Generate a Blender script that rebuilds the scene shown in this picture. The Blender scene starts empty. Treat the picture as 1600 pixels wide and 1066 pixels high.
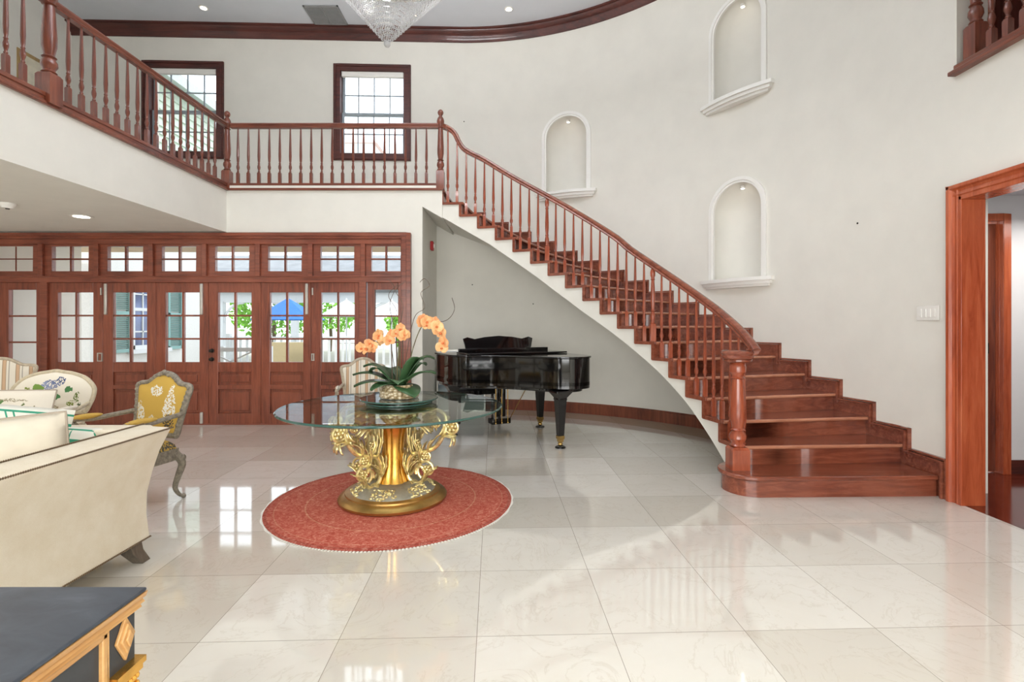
import bpy, bmesh, math, random
from math import sin, cos, pi, radians as R
from mathutils import Vector, Matrix, noise
random.seed(7)
S = bpy.context.scene
COL = S.collection

# ---------------------------------------------------------------- camera, world, lights
cam_d = bpy.data.cameras.new('camera'); cam = bpy.data.objects.new('camera', cam_d); COL.objects.link(cam)
cam.location = (0, 0, 1.4); cam.rotation_euler = (pi/2, 0, 0)
cam_d.sensor_width = 36; cam_d.lens = 18.0; cam_d.shift_y = -25/1600; cam_d.clip_start = .02; cam_d.clip_end = 200
S.camera = cam
S.view_settings.view_transform = 'Standard'; S.view_settings.look = 'None'
S.view_settings.gamma = 1; S.view_settings.use_curve_mapping = False
S.view_settings.exposure = -0.21
w = bpy.data.worlds.new('sky'); S.world = w; w.use_nodes = True
bg = w.node_tree.nodes['Background']; bg.inputs[0].default_value = (.86, .93, 1, 1); bg.inputs[1].default_value = 3.4

def light(name, kind, loc, power, rot=(0, 0, 0), size=1, size_y=None, color=(1, 1, 1), angle=None):
    d = bpy.data.lights.new(name, kind); d.energy = power; d.color = color
    if kind == 'AREA':
        d.shape = 'RECTANGLE'; d.size = size; d.size_y = size_y or size
    elif kind == 'SUN': d.angle = size
    else: d.shadow_soft_size = size
    if kind == 'SPOT': d.spot_size = angle; d.spot_blend = .6
    o = bpy.data.objects.new(name, d); COL.objects.link(o); o.location = loc; o.rotation_euler = rot
    return o
light('sun', 'SUN', (0, 0, 20), 2.2, (R(38), 0, R(-25)), size=.02, color=(1, .96, .88))
light('overhead_fill', 'AREA', (-.5, 1.6, 6.2), 36, (0, 0, 0), 6.5, 4, (.98, .99, 1))  # added soft overhead fill, no fitting of the hall
light('rear_fill', 'AREA', (-.5, -3.3, 1.5), 385, (R(90), 0, 0), 6.5, 2.4, (.97, .99, 1))  # added fill behind the camera; the rear wall has no window
light('left_gallery_fill', 'AREA', (-6.9, 3.0, 5.0), 30, (0, R(-90), 0), 2.4, 4, (1, .98, .95))  # added side fill from the left gallery; no opening there
light('camera_flash', 'POINT', (0, 0, 1.70), 45, size=.05, color=(.98, .99, 1))
light('chandelier_glow', 'POINT', (-1.0, 4.1, 5.0), 60, size=.25, color=(.98, .99, 1))
light('upward_ceiling_fill', 'AREA', (-1.0, 4.1, 4.9), 270, (pi, 0, 0), 1.0, 1.0, (.96, .98, 1))  # added fill aimed up to brighten the ceiling, no chandelier part
light('chandelier_bulbs', 'POINT', (-1.0, 4.1, 4.25), 14, size=.06, color=(1, .97, .94))
light('under_gallery_light', 'AREA', (-5.3, 4.6, 2.66), 30, (0, 0, 0), 2.2, 3.0, (1, .97, .92))
light('side_hall_light', 'AREA', (5.0, 3.9, 2.4), 30, (0, 0, 0), 1.2, 1.2, (1, .97, .92))

# ---------------------------------------------------------------- material helpers
def lin(c):
    if isinstance(c, str):
        c = c.lstrip('#'); c = [int(c[i:i+2], 16)/255 for i in (0, 2, 4)]
    return tuple((v/12.92 if v <= .04045 else ((v+.055)/1.055)**2.4) for v in c) + (1,)
class N:
    def __init__(s, name):
        s.m = bpy.data.materials.new(name); s.m.use_nodes = True; s.t = s.m.node_tree
        s.b = s.t.nodes['Principled BSDF']; s.out = s.t.nodes['Material Output']
    def n(s, t, **k):
        x = s.t.nodes.new(t)
        for a, v in k.items(): setattr(x, a, v)
        return x
    def l(s, a, b): s.t.links.new(a, b)
    def co(s, scale=(1, 1, 1), loc=(0, 0, 0), rot=(0, 0, 0), src='Object'):
        c = s.n('ShaderNodeTexCoord'); m = s.n('ShaderNodeMapping')
        m.inputs['Scale'].default_value = scale; m.inputs['Location'].default_value = loc; m.inputs['Rotation'].default_value = rot
        s.l(c.outputs[src], m.inputs[0]); return m.outputs[0]
    def noise(s, v, scale, detail=4, rough=.55, dist=0):
        n = s.n('ShaderNodeTexNoise'); n.inputs['Scale'].default_value = scale; n.inputs['Detail'].default_value = detail
        n.inputs['Roughness'].default_value = rough; n.inputs['Distortion'].default_value = dist
        s.l(v, n.inputs['Vector']); return n.outputs['Fac']
    def ramp(s, f, stops, interp='LINEAR'):
        r = s.n('ShaderNodeValToRGB'); r.color_ramp.interpolation = interp; e = r.color_ramp.elements
        while len(e) < len(stops): e.new(.5)
        for i, (p, c) in enumerate(stops): e[i].position = p; e[i].color = lin(c) if isinstance(c, str) else ((c, c, c, 1) if not hasattr(c, '__len__') else c)
        s.l(f, r.inputs[0]); return r.outputs[0]
    def mix(s, f, a, b, mode='MIX'):
        m = s.n('ShaderNodeMix', data_type='RGBA', blend_type=mode)
        for sock, v in ((m.inputs[0], f), (m.inputs[6], a), (m.inputs[7], b)):
            if hasattr(v, 'is_linked') or isinstance(v, bpy.types.NodeSocket): s.l(v, sock)
            else: sock.default_value = lin(v) if isinstance(v, str) else v
        return m.outputs[2]
    def math(s, op, a, b=None, c=None):
        m = s.n('ShaderNodeMath', operation=op)
        for i, v in enumerate((a, b, c)):
            if v is None: continue
            if isinstance(v, bpy.types.NodeSocket): s.l(v, m.inputs[i])
            else: m.inputs[i].default_value = v
        return m.outputs[0]
    def bump(s, f, strength=.2, dist=.01):
        b = s.n('ShaderNodeBump'); b.inputs['Strength'].default_value = strength; b.inputs['Distance'].default_value = dist
        s.l(f, b.inputs['Height']); s.l(b.outputs[0], s.b.inputs['Normal'])
    def fin(s, col=None, rough=.5, metal=0, spec=.5, coat=0):
        if col is not None:
            if isinstance(col, bpy.types.NodeSocket): s.l(col, s.b.inputs['Base Color'])
            else: s.b.inputs['Base Color'].default_value = lin(col)
        if isinstance(rough, bpy.types.NodeSocket): s.l(rough, s.b.inputs['Roughness'])
        else: s.b.inputs['Roughness'].default_value = rough
        s.b.inputs['Metallic'].default_value = metal; s.b.inputs['Specular IOR Level'].default_value = spec
        s.b.inputs['Coat Weight'].default_value = coat; s.b.inputs['Coat Roughness'].default_value = .08
        return s.m
def plain(name, col, rough=.5, metal=0, spec=.5, var=.08, sc=12, bump=0):
    k = N(name); f = k.noise(k.co(), sc)
    c = lin(col); lo = tuple(v*(1-var) for v in c[:3])+(1,); hi = tuple(min(1, v*(1+var)) for v in c[:3])+(1,)
    col = k.ramp(f, [(.3, lo), (.7, hi)])
    if bump: k.bump(k.noise(k.co(), 90, 3), bump, .004)
    return k.fin(col, rough, metal, spec)
def wood(name, dark, mid, light_, axis='z', rough=.28, spec=.5, sc=1.0):
    k = N(name); s = [14*sc]*3; s['xyz'.index(axis)] = 1.3*sc
    v = k.co(tuple(s)); f = k.noise(v, 1.6, 6, .65, .7)
    col = k.ramp(f, [(.28, dark), (.5, mid), (.75, light_)])
    g = k.noise(k.co(tuple(x*6 for x in s)), 1.5, 3)
    col = k.mix(k.math('MULTIPLY', g, .35), col, dark)
    big = k.noise(k.co((1.2, 1.2, .5)), 1.5, 2)
    col = k.mix(k.ramp(big, [(.35, 0.0), (.75, .45)]), col, light_)
    k.bump(g, .06, .003)
    return k.fin(col, rough, 0, spec, coat=.25)
def emit(name, col, st):
    k = N(name); k.b.inputs['Base Color'].default_value = lin(col); k.b.inputs['Emission Color'].default_value = lin(col); k.b.inputs['Emission Strength'].default_value = st
    return k.m
def thin_glass(name, tint, refl=.9, base=.04):
    k = N(name); k.t.nodes.remove(k.b)
    t = k.n('ShaderNodeBsdfTransparent'); t.inputs[0].default_value = lin(tint)
    g = k.n('ShaderNodeBsdfGlossy'); g.inputs['Roughness'].default_value = .01; g.inputs[0].default_value = (refl, refl, refl, 1)
    f = k.n('ShaderNodeFresnel'); f.inputs[0].default_value = 1.5
    mx = k.n('ShaderNodeMixShader'); k.l(f.outputs[0], mx.inputs[0]); k.l(t.outputs[0], mx.inputs[1]); k.l(g.outputs[0], mx.inputs[2])
    k.l(mx.outputs[0], k.out.inputs[0]); return k.m

PL = plain('cream_plaster', '#e8e5dc', .75, var=.025, sc=3, bump=.05)
CEIL = plain('ceiling_plaster', '#d9dce2', .8, var=.02, sc=3)
WHITE = plain('white_trim_paint', '#f0eee8', .45, var=.01)
WV = wood('mahogany_vertical', '#431a12', '#743a2a', '#96553c', 'z')  # darker copy of the one mahogany, for parts far from the flash
WH = wood('mahogany_along_x', '#431a12', '#743a2a', '#96553c', 'x')
WY = wood('mahogany_along_y', '#431a12', '#743a2a', '#96553c', 'y')
WSV = wood('flash_lit_mahogany_vertical', '#6b2a1a', '#9c4a30', '#bb6544', 'z', .2)  # same mahogany on the stairs, flash light put into its lighter, orange colour
WSX = wood('flash_lit_mahogany_along_x', '#54251a', '#84432f', '#a8634a', 'x', .2)
WDV = wood('door_mahogany_vertical', '#532519', '#85422e', '#a35b41', 'z', .33)
WDH = wood('door_mahogany_along_x', '#532519', '#85422e', '#a35b41', 'x', .33)
WR = wood('lit_mahogany_casing', '#8a3820', '#b25433', '#c96f48', 'z', .25)  # same mahogany again, direct light put into its redder colour
WCR = wood('crown_dark_mahogany', '#2a0e0a', '#4c1d16', '#6a3024', 'x', .55)
PANE = thin_glass('window_glass', '#ffffff')
TGL = thin_glass('table_glass', '#eef6f2')
GEDGE = plain('green_glass_edge', '#3f5f57', .08, var=.05)
GOLD = plain('polished_gold_leaf', '#e0ad55', .27, .92, var=.2, sc=18)
GOLD2 = plain('pale_gilt', '#f5d9a0', .3, .75, var=.3, sc=35)
BRASS = plain('brass', '#c8a868', .22, 1)
BRONZE = plain('antique_gold', '#b08a50', .33, .85, var=.25, sc=6)
SILV = plain('pewter_silver_leaf', '#aaa598', .45, .5, var=.15, sc=25)
STEEL = plain('brushed_steel', '#c9c6c0', .35, .7)
BLACK = plain('black_piano_lacquer', '#0d0b0c', .06, 0, .7, var=.2)
DARKM = plain('dark_bronze', '#2a241f', .4, .6)

# ---------------------------------------------------------------- mesh helpers
class M:
    def __init__(s): s.v = []; s.f = []
    def add(s, vs, fs):
        o = len(s.v); s.v += [tuple(p) for p in vs]; s.f += [tuple(i+o for i in f) for f in fs]; return s
    def box(s, x0, x1, y0, y1, z0, z1):
        return s.add([(x0,y0,z0),(x1,y0,z0),(x1,y1,z0),(x0,y1,z0),(x0,y0,z1),(x1,y0,z1),(x1,y1,z1),(x0,y1,z1)],
                     [(3,2,1,0),(4,5,6,7),(0,1,5,4),(1,2,6,5),(2,3,7,6),(3,0,4,7)])
    def prism(s, poly, z0, z1):        # poly (x,y) counter-clockwise; z0/z1 number or function(i)
        n = len(poly); a = z0 if callable(z0) else (lambda i: z0); b = z1 if callable(z1) else (lambda i: z1)
        vs = [(p[0], p[1], a(i)) for i, p in enumerate(poly)] + [(p[0], p[1], b(i)) for i, p in enumerate(poly)]
        return s.add(vs, [tuple(range(n-1, -1, -1)), tuple(range(n, 2*n))] + [(i, (i+1) % n, n+(i+1) % n, n+i) for i in range(n)])
    def extrude(s, poly, o, ux, uy, d):   # planar poly in basis ux,uy from o, extruded by vector d
        o, ux, uy, d = map(Vector, (o, ux, uy, d)); n = len(poly)
        vs = [o+ux*p[0]+uy*p[1] for p in poly]; vs += [v+d for v in vs]
        return s.add(vs, [tuple(range(n-1, -1, -1)), tuple(range(n, 2*n))] + [(i, (i+1) % n, n+(i+1) % n, n+i) for i in range(n)])
    def lathe(s, prof, c=(0, 0, 0), n=12, flute=None, sx=1, sy=1):  # prof: (r,z)
        vs = []; fs = []
        for r, z in prof:
            for i in range(n):
                a = 2*pi*i/n; q = r*(flute(a, z) if flute else 1)
                vs.append((c[0]+q*cos(a)*sx, c[1]+q*sin(a)*sy, c[2]+z))
        for j in range(len(prof)-1):
            for i in range(n): fs.append((j*n+i, j*n+(i+1) % n, (j+1)*n+(i+1) % n, (j+1)*n+i))
        fs.append(tuple(range(n-1, -1, -1))); fs.append(tuple((len(prof)-1)*n+i for i in range(n)))
        return s.add(vs, fs)
    def sq(s, prof, c=(0, 0, 0), rot=0):   # square section lathe: (half,z)
        vs = []; fs = []
        for r, z in prof:
            for i in range(4):
                a = pi/4+pi/2*i+rot; vs.append((c[0]+r*1.4142*cos(a), c[1]+r*1.4142*sin(a), c[2]+z))
        for j in range(len(prof)-1):
            for i in range(4): fs.append((j*4+i, j*4+(i+1) % 4, (j+1)*4+(i+1) % 4, (j+1)*4+i))
        fs.append((3, 2, 1, 0)); k = (len(prof)-1)*4; fs.append((k, k+1, k+2, k+3))
        return s.add(vs, fs)
    def sweep(s, path, prof, closed=False, up=(0, 0, 1), scale=None):   # prof (side,up) ccw
        P = [Vector(p) for p in path]; n = len(P); m = len(prof); up = Vector(up); vs = []; fs = []
        for i, p in enumerate(P):
            a = P[(i-1) % n] if (closed or i > 0) else p; b = P[(i+1) % n] if (closed or i < n-1) else p
            t = (b-a).normalized(); sd = t.cross(up)
            sd = sd.normalized() if sd.length > 1e-5 else Vector((1, 0, 0)); u = sd.cross(t)
            k = scale(i/(n-1)) if scale else 1
            for q in prof: vs.append(p+sd*q[0]*k+u*q[1]*k)
        for i in range(n if closed else n-1):
            j = (i+1) % n
            for q in range(m): fs.append((i*m+q, i*m+(q+1) % m, j*m+(q+1) % m, j*m+q))
        if not closed: fs.append(tuple(range(m-1, -1, -1))); fs.append(tuple((n-1)*m+q for q in range(m)))
        return s.add(vs, fs)
    def tube(s, path, r, n=8, closed=False, up=(0.13, 0.21, 1)):
        rf = r if callable(r) else None; rr = 1 if rf else r
        return s.sweep(path, [(rr*cos(2*pi*i/n), rr*sin(2*pi*i/n)) for i in range(n)], closed, up, rf)
    def ball(s, c, r, n=10, m=6, sx=1, sy=1, sz=1):
        return s.lathe([(max(r*sin(pi*j/m), r*.02), -r*cos(pi*j/m)*sz) for j in range(m+1)], c, n, None, sx, sy)
    def octa(s, c, r, h=None):
        x, y, z = c; h = h or r
        return s.add([(x+r,y,z),(x,y+r,z),(x-r,y,z),(x,y-r,z),(x,y,z+h),(x,y,z-h)],
                     [(0,1,4),(1,2,4),(2,3,4),(3,0,4),(1,0,5),(2,1,5),(3,2,5),(0,3,5)])
    def arc(s, c, r0, r1, a0, a1, z0, z1, n=6):   # angle measured from +y towards +x (degrees)
        g = lambda r, a: (c[0]+r*sin(R(a)), c[1]+r*cos(R(a)))
        for i in range(n):
            p, q = a0+(a1-a0)*i/n, a0+(a1-a0)*(i+1)/n
            s.prism([g(r0, p), g(r1, p), g(r1, q), g(r0, q)][::-1], z0, z1)
        return s
    def xf(s, mat):
        s.v = [tuple(mat @ Vector(p)) for p in s.v]; return s
    def build(s, name, mat, parent=None, smooth=35, bevel=0, world=False, sub=0, origin=True, weld=True):
        me = bpy.data.meshes.new(name); off = Vector((0, 0, 0))
        if parent is not None and world:
            q = parent
            while q is not None: off += q.location; q = q.parent
        elif parent is None and origin and s.v:
            xs, ys, zs = zip(*s.v); off = Vector(((min(xs)+max(xs))/2, (min(ys)+max(ys))/2, min(zs)))
        me.from_pydata([tuple(Vector(p)-off) for p in s.v], [], s.f)
        bm = bmesh.new(); bm.from_mesh(me)
        if weld: bmesh.ops.remove_doubles(bm, verts=bm.verts, dist=1e-5)
        bmesh.ops.recalc_face_normals(bm, faces=bm.faces); bm.to_mesh(me); bm.free()
        me.materials.append(mat)
        o = bpy.data.objects.new(name, me); COL.objects.link(o)
        if parent is not None: o.parent = parent
        else: o.location = off
        if smooth:
            me.shade_smooth(); me.set_sharp_from_angle(angle=R(smooth))
        if bevel:
            b = o.modifiers.new('bevel', 'BEVEL'); b.width = bevel; b.segments = 2; b.limit_method = 'ANGLE'; b.angle_limit = R(40)
        if sub:
            b = o.modifiers.new('sub', 'SUBSURF'); b.levels = sub; b.render_levels = sub
        return o
def thing(name, label, cat, loc=(0, 0, 0), rz=0, group=None):
    o = bpy.data.objects.new(name, None); COL.objects.link(o); o.location = loc; o.rotation_euler = (0, 0, rz); o.empty_display_size = .1
    o['label'] = label; o['category'] = cat
    if group: o['group'] = group
    return o
def tag(o, label, cat, group=None):
    o['label'] = label; o['category'] = cat
    if group: o['group'] = group
    return o
def struct(o, label=None):
    o['kind'] = 'structure'
    if label: o['label'] = label
    return o
def dup(o, parent=None):
    c = o.copy(); COL.objects.link(c); c.parent = parent
    for ch in list(o.children): dup(ch, c)
    return c
def smoothpath(pts, n=6):     # catmull-rom
    P = [Vector(p) for p in pts]; out = []
    for i in range(len(P)-1):
        a = P[max(i-1, 0)]; b = P[i]; c = P[i+1]; d = P[min(i+2, len(P)-1)]
        for k in range(n):
            t = k/n
            out.append(.5*((2*b)+(c-a)*t+(2*a-5*b+4*c-d)*t*t+(3*b-a-3*c+d)*t**3))
    out.append(P[-1]); return out
# ================================================================ SETTING
WC = (-.8, 4.25); WR_ = 4.3          # centre and radius of the curved wall
SC = (-1.02, 4.19); SR = 3.015       # centre and radius of the open side of the stair
H = 6.3; FL = 3.3; RISE = .1737; DY = 7.18
def wallp(a, z=0, r=WR_): return Vector((WC[0]+r*sin(R(a)), WC[1]+r*cos(R(a)), z))

# floor: polished marble tiles
k = N('marble_tile_floor')
a = R(-2.0); p0 = Vector((-.158, 2.30)); rp = Vector((cos(a)*p0.x-sin(a)*p0.y, sin(a)*p0.x+cos(a)*p0.y))
v = k.co(rot=(0, 0, a), loc=(-rp.x, -rp.y, 0))
br = k.n('ShaderNodeTexBrick'); br.offset = 0; br.squash = 1
for q, val in (('Scale', 1), ('Mortar Size', .0016), ('Mortar Smooth', .2), ('Bias', 0), ('Brick Width', .612), ('Row Height', .612)): br.inputs[q].default_value = val
br.inputs['Color1'].default_value = lin('#eae7e0'); br.inputs['Color2'].default_value = lin('#d1cbc0'); br.inputs['Mortar'].default_value = lin('#8d867b')
k.l(v, br.inputs['Vector'])
cl = k.noise(k.co((1, 1.7, 1), rot=(0, 0, .6)), 1.6, 6, .6, 1.2)
col = k.mix(k.ramp(cl, [(.35, 0.0), (.75, .28)]), br.outputs['Color'], '#d3cabb')
vn = k.noise(k.co((1, 1, 1), rot=(0, 0, .3)), 2.1, 8, .62, 2.2)
vein = k.ramp(vn, [(.485, 0.0), (.5, .22), (.515, 0.0)])
col = k.mix(vein, col, '#b5a691')
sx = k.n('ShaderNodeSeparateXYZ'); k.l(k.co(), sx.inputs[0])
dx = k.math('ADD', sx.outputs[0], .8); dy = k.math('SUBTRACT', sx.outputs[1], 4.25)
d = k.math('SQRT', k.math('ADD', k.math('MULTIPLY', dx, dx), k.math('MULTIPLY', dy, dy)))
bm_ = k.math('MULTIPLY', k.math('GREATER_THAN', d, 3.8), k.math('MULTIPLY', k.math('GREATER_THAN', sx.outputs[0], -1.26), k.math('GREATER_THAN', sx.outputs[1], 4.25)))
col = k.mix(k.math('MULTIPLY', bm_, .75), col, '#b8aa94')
k.b.inputs['IOR'].default_value = 1.5
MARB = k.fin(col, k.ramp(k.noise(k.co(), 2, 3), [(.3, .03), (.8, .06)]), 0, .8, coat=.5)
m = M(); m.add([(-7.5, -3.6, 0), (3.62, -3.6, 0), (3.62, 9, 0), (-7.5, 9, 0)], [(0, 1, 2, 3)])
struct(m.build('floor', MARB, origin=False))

# curved wall with three niches (boolean baked into the mesh)
m = M(); n = 110; ri, ro = WR_, WR_+.45
vs = []; fs = []
for i in range(n+1):
    t = 90*i/n
    for r_, z in ((ri, 0), (ri, H), (ro, H), (ro, 0)): vs.append(wallp(t, z, r_))
for i in range(n):
    for q in range(4): fs.append((i*4+q, i*4+(q+1) % 4, (i+1)*4+(q+1) % 4, (i+1)*4+q))
fs += [(0, 1, 2, 3), (n*4+3, n*4+2, n*4+1, n*4)]
m.add(vs, fs)
wc = m.build('wall_curved', PL, origin=False, smooth=0)
NICHES = [(22.9, 3.53), (58.5, 1.985), (58.5, 4.31)]
NW = .35; NH = .885
cut = bmesh.new()
for ang, z0 in NICHES:
    b = bmesh.new(); c = wallp(ang)
    rad = Vector((sin(R(ang)), cos(R(ang)), 0)); tan = Vector((cos(R(ang)), -sin(R(ang)), 0))
    for i in range(48):
        t = 2*pi*i/48
        for zz in (z0, z0+NH):
            b.verts.new(c+tan*NW*cos(t)+rad*.3*sin(t)+Vector((0, 0, zz)))
        for j in range(1, 10):
            e = pi/2*j/10
            b.verts.new(c+tan*NW*cos(t)*cos(e)+rad*.3*sin(t)*cos(e)+Vector((0, 0, z0+NH+NW*sin(e))))
    b.verts.new(c+Vector((0, 0, z0+NH+NW)))
    bmesh.ops.convex_hull(b, input=b.verts)
    me = bpy.data.meshes.new('t'); b.to_mesh(me); b.free(); cut.from_mesh(me); bpy.data.meshes.remove(me)
me = bpy.data.meshes.new('niche_cut'); cut.to_mesh(me); cut.free()
co = bpy.data.objects.new('niche_cut', me); COL.objects.link(co)
bo = wc.modifiers.new('b', 'BOOLEAN'); bo.operation = 'DIFFERENCE'; bo.solver = 'EXACT'; bo.object = co
bpy.context.view_layer.update()
dg = bpy.context.evaluated_depsgraph_get(); nm = bpy.data.meshes.new_from_object(wc.evaluated_get(dg))
wc.modifiers.clear(); wc.data = nm; bpy.data.objects.remove(co)
nm.shade_smooth(); nm.set_sharp_from_angle(angle=R(20))
struct(wc)
# niche frames, sills and spots
NG = plain('niche_white_paint', '#f3f1ec', .5, var=.01)
EM = emit('lamp_disc', '#fff6e6', 9)
lab = ['lower left', 'lower right', 'upper right']
for (ang, z0), nt in zip(NICHES, ('niche', 'niche', 'niche')):
    pts = []
    def wp(s_, z): return wallp(ang+math.degrees(s_/WR_), z, WR_)
    for i in range(7): pts.append(wp(-NW-.02, z0+NH*i/6))
    for i in range(1, 24):
        t = pi-pi*i/24; pts.append(wp((NW+.02)*cos(t), z0+NH+(NW+.02)*sin(t)))
    for i in range(7): pts.append(wp(NW+.02, z0+NH*(1-i/6)))
    m = M(); cdir = -Vector((sin(R(ang)), cos(R(ang)), 0))
    m.sweep(pts, [(-.035, -.01), (.035, -.01), (.035, .018), (.012, .018), (.008, .03), (-.035, .03)], up=cdir)
    tr = struct(m.build('trim_%d' % (4+NICHES.index((ang, z0))), NG, origin=False))
    m = M(); c = wallp(ang); tan = Vector((cos(R(ang)), -sin(R(ang)), 0))
    for (hw, pr, za, zb) in ((.5, .17, z0-.045, z0), (.47, .14, z0-.085, z0-.045), (.44, .105, z0-.115, z0-.085)):
        poly = []
        for i in range(17):
            t = -1+2*i/16; q = c+tan*(hw*t)+cdir*(pr*(1-.45*t*t)); poly.append((q.x, q.y))
        for i in range(9):
            t = 1-2*i/8; q = wallp(ang+math.degrees(hw*t/WR_), 0, WR_+.02); poly.append((q.x, q.y))
        m.prism(poly, za, zb)
    m.build('sill', NG, tr, world=True)
    c = wallp(ang, z0+NH+NW-.075, WR_+.1)
    m = M(); m.lathe([(.03, 0), (.03, .03)], c, 16); m.build('spot_trim', NG, tr, world=True)
    m = M(); m.lathe([(.02, -.004), (.02, -.001)], c, 16); m.build('lamp', EM, tr, world=True)
    light('niche_spot', 'POINT', c+Vector((0, 0, -.06)), .1, size=.02, color=(1, .95, .88))

# gallery (back) wall with two windows
def shear(m): m.v = [(p[0], p[1]+.035*min(p[0]+.8, 0), p[2]) for p in m.v]; return m
WX = [(-6.04, -4.73), (-2.95, -1.68)]; WZ = (4.125, 5.72); TY = 8.55
m = M(); xs = [-7.4, WX[0][0]+.1, WX[0][1]-.1, WX[1][0]+.1, WX[1][1]-.1, -.8]
for i in range(5):
    if i % 2 == 0: m.box(xs[i], xs[i+1], TY, TY+.25, 3.1, H)
    else: m.box(xs[i], xs[i+1], TY, TY+.25, 3.1, WZ[0]+.1); m.box(xs[i], xs[i+1], TY, TY+.25, WZ[1]-.1, H)
m.box(-1.256, -.8, TY, TY+.25, 0, 3.1)
shear(m); struct(m.build('wall_back', PL, origin=False, smooth=0))
DARKW = WCR
def box4(m, x0, x1, z0, z1, w_, y0, y1):
    m.box(x0, x0+w_, y0, y1, z0, z1); m.box(x1-w_, x1, y0, y1, z0, z1); m.box(x0+w_, x1-w_, y0, y1, z1-w_, z1); m.box(x0+w_, x1-w_, y0, y1, z0, z0+w_)
GREYW = plain('grey_window_paint', '#9aa5ad', .5, var=.03)
for i, (x0, x1) in enumerate(WX):
    m = M(); box4(m, x0, x1, WZ[0], WZ[1], .115, TY-.03, TY+.12); box4(m, x0+.015, x1-.015, WZ[0]+.015, WZ[1]-.015, .03, TY-.045, TY-.02)
    shear(m); wd = struct(m.build('window_%d' % (i+1), WCR, origin=False, bevel=.004))
    gx0, gx1, gz0, gz1 = x0+.115, x1-.115, WZ[0]+.115, WZ[1]-.115; zm = (gz0+gz1)/2
    for nm_, za, zb, yy in (('lower_sash', gz0, zm+.02, TY+.06), ('upper_sash', zm-.02, gz1, TY+.1)):
        m = M(); box4(m, gx0, gx1, za, zb, .035, yy, yy+.035)
        for c in (1, 2, 3):
            x = gx0+(gx1-gx0)*c/4; m.box(x-.008, x+.008, yy+.008, yy+.028, za, zb)
        m.box(gx0, gx1, yy+.008, yy+.028, (za+zb)/2-.008, (za+zb)/2+.008)
        shear(m); sh = m.build(nm_, GREYW, wd)
        m = M(); m.add([(gx0, yy+.018, za), (gx1, yy+.018, za), (gx1, yy+.018, zb), (gx0, yy+.018, zb)], [(0, 1, 2, 3)]); shear(m); m.build('glass_pane', PANE, sh)
    m = M(); m.box(gx0+.01, gx1-.01, TY-.005, TY+.05, gz1-.09, gz1); shear(m); m.build('roller_blind', WHITE, wd, bevel=.01)

# walls left / right / rear, ceiling
LX = -7.16
m = M(); m.box(-7.65, -7.4, -3.6, TY+.25, 0, 3.0); m.box(-7.65, LX, -3.6, TY+.25, 3.0, H); struct(m.build('wall_left', PL, origin=False, smooth=0))
m = M(); m.box(-7.65, 3.75, -3.85, -3.6, 0, H); struct(m.build('wall_rear', PL, origin=False, smooth=0))
RX = 3.5
m = M()
m.box(RX, RX+.15, 3.98, 4.27, 0, 3.36); m.box(RX, RX+.15, 4.03, 4.27, 3.36, H)
m.box(RX, RX+.15, 2.2, 3.98, 2.40, 3.36); m.box(RX, RX+.15, -3.6, 2.2, 0, 3.36); m.box(RX, RX+.15, -3.6, 4.03, 5.9, H)
m.box(RX, RX+.15, -3.6, -.5, 3.36, 5.9)
struct(m.build('wall_right', PL, origin=False, smooth=0))
m = M(); m.box(-7.65, 4.6, -3.85, 9.1, H, H+.2); m.box(4.6, 6.5, -3.85, 6, H, H+.2); struct(m.build('ceiling', CEIL, origin=False, smooth=0))

# crown moulding
path = [(RX, -3.5, H), (RX, 0, H)]+[wallp(90-90*i/60, H, WR_) for i in range(61)]+[(LX-.1, TY-.222, H)]
m = M(); m.sweep(path, [(.0, 0), (.0, -.19), (-.02, -.19), (-.025, -.15), (-.05, -.12), (-.055, -.09), (-.10, -.055), (-.11, -.03), (-.14, -.025), (-.14, 0)])
struct(m.build('trim_crown', WCR, origin=False))

# gallery slab, fascia, soffit
m = M(); m.box(-4, -1.256, DY+.16, TY, 3.0, FL); m.extrude([(-1.256, 3.06), (-.978, 2.90), (-.978, FL), (-1.256, FL)], (0, DY, 0), (1, 0, 0), (0, 0, 1), (0, TY-DY, 0)); m.box(-7.4, -4, 1.95, TY, 2.70, FL)
struct(m.build('floor_gallery', PL, origin=False, smooth=0), 'cream gallery floor edge and soffit')
m = M(); m.box(-4, RX, -3.6, 1.95, 2.74, FL); struct(m.build('floor_rear_gallery', PL, origin=False, smooth=0))
m = M(); m.box(-4.03, -.96, DY-.035, DY+.02, 3.285, 3.315); m.box(-4.0-.02, -3.965, 1.95, DY+.02, 3.285, 3.315)
struct(m.build('trim_gallery_nosing', WH, origin=False, bevel=.006))
m = M(); m.box(-3.97, -1.05, DY-.02, DY+.1, 3.3, 3.352); struct(m.build('trim_gallery_kerb', PL, origin=False))
m = M(); m.box(-4.1, -3.985, 1.95, DY+.1, 3.3, 3.352); struct(m.build('trim_left_gallery_kerb', WY, origin=False))
# wall carrying the doors: beam above + pier at right + niche side wall
m = M(); m.box(-7.4, -1.256, DY, DY+.16, 2.66, 3.3); m.box(-1.43, -1.256, DY, DY+.16, 0, 2.66)
m.box(-1.45, -1.256, DY+.16, TY+.2, 0, 3.0)
struct(m.build('wall_front_doors', PL, origin=False, smooth=0))
# baseboards
m = M(); prof = [(0, 0), (0, .17), (-.012, .17), (-.016, .15), (-.022, .145), (-.022, 0)]
m.sweep([wallp(88-88*i/50, 0) for i in range(51)]+[(-1.256, TY, 0), (-1.256, DY+.0, 0)], prof)
struct(m.build('baseboard_curved', WV, origin=False))

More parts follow.
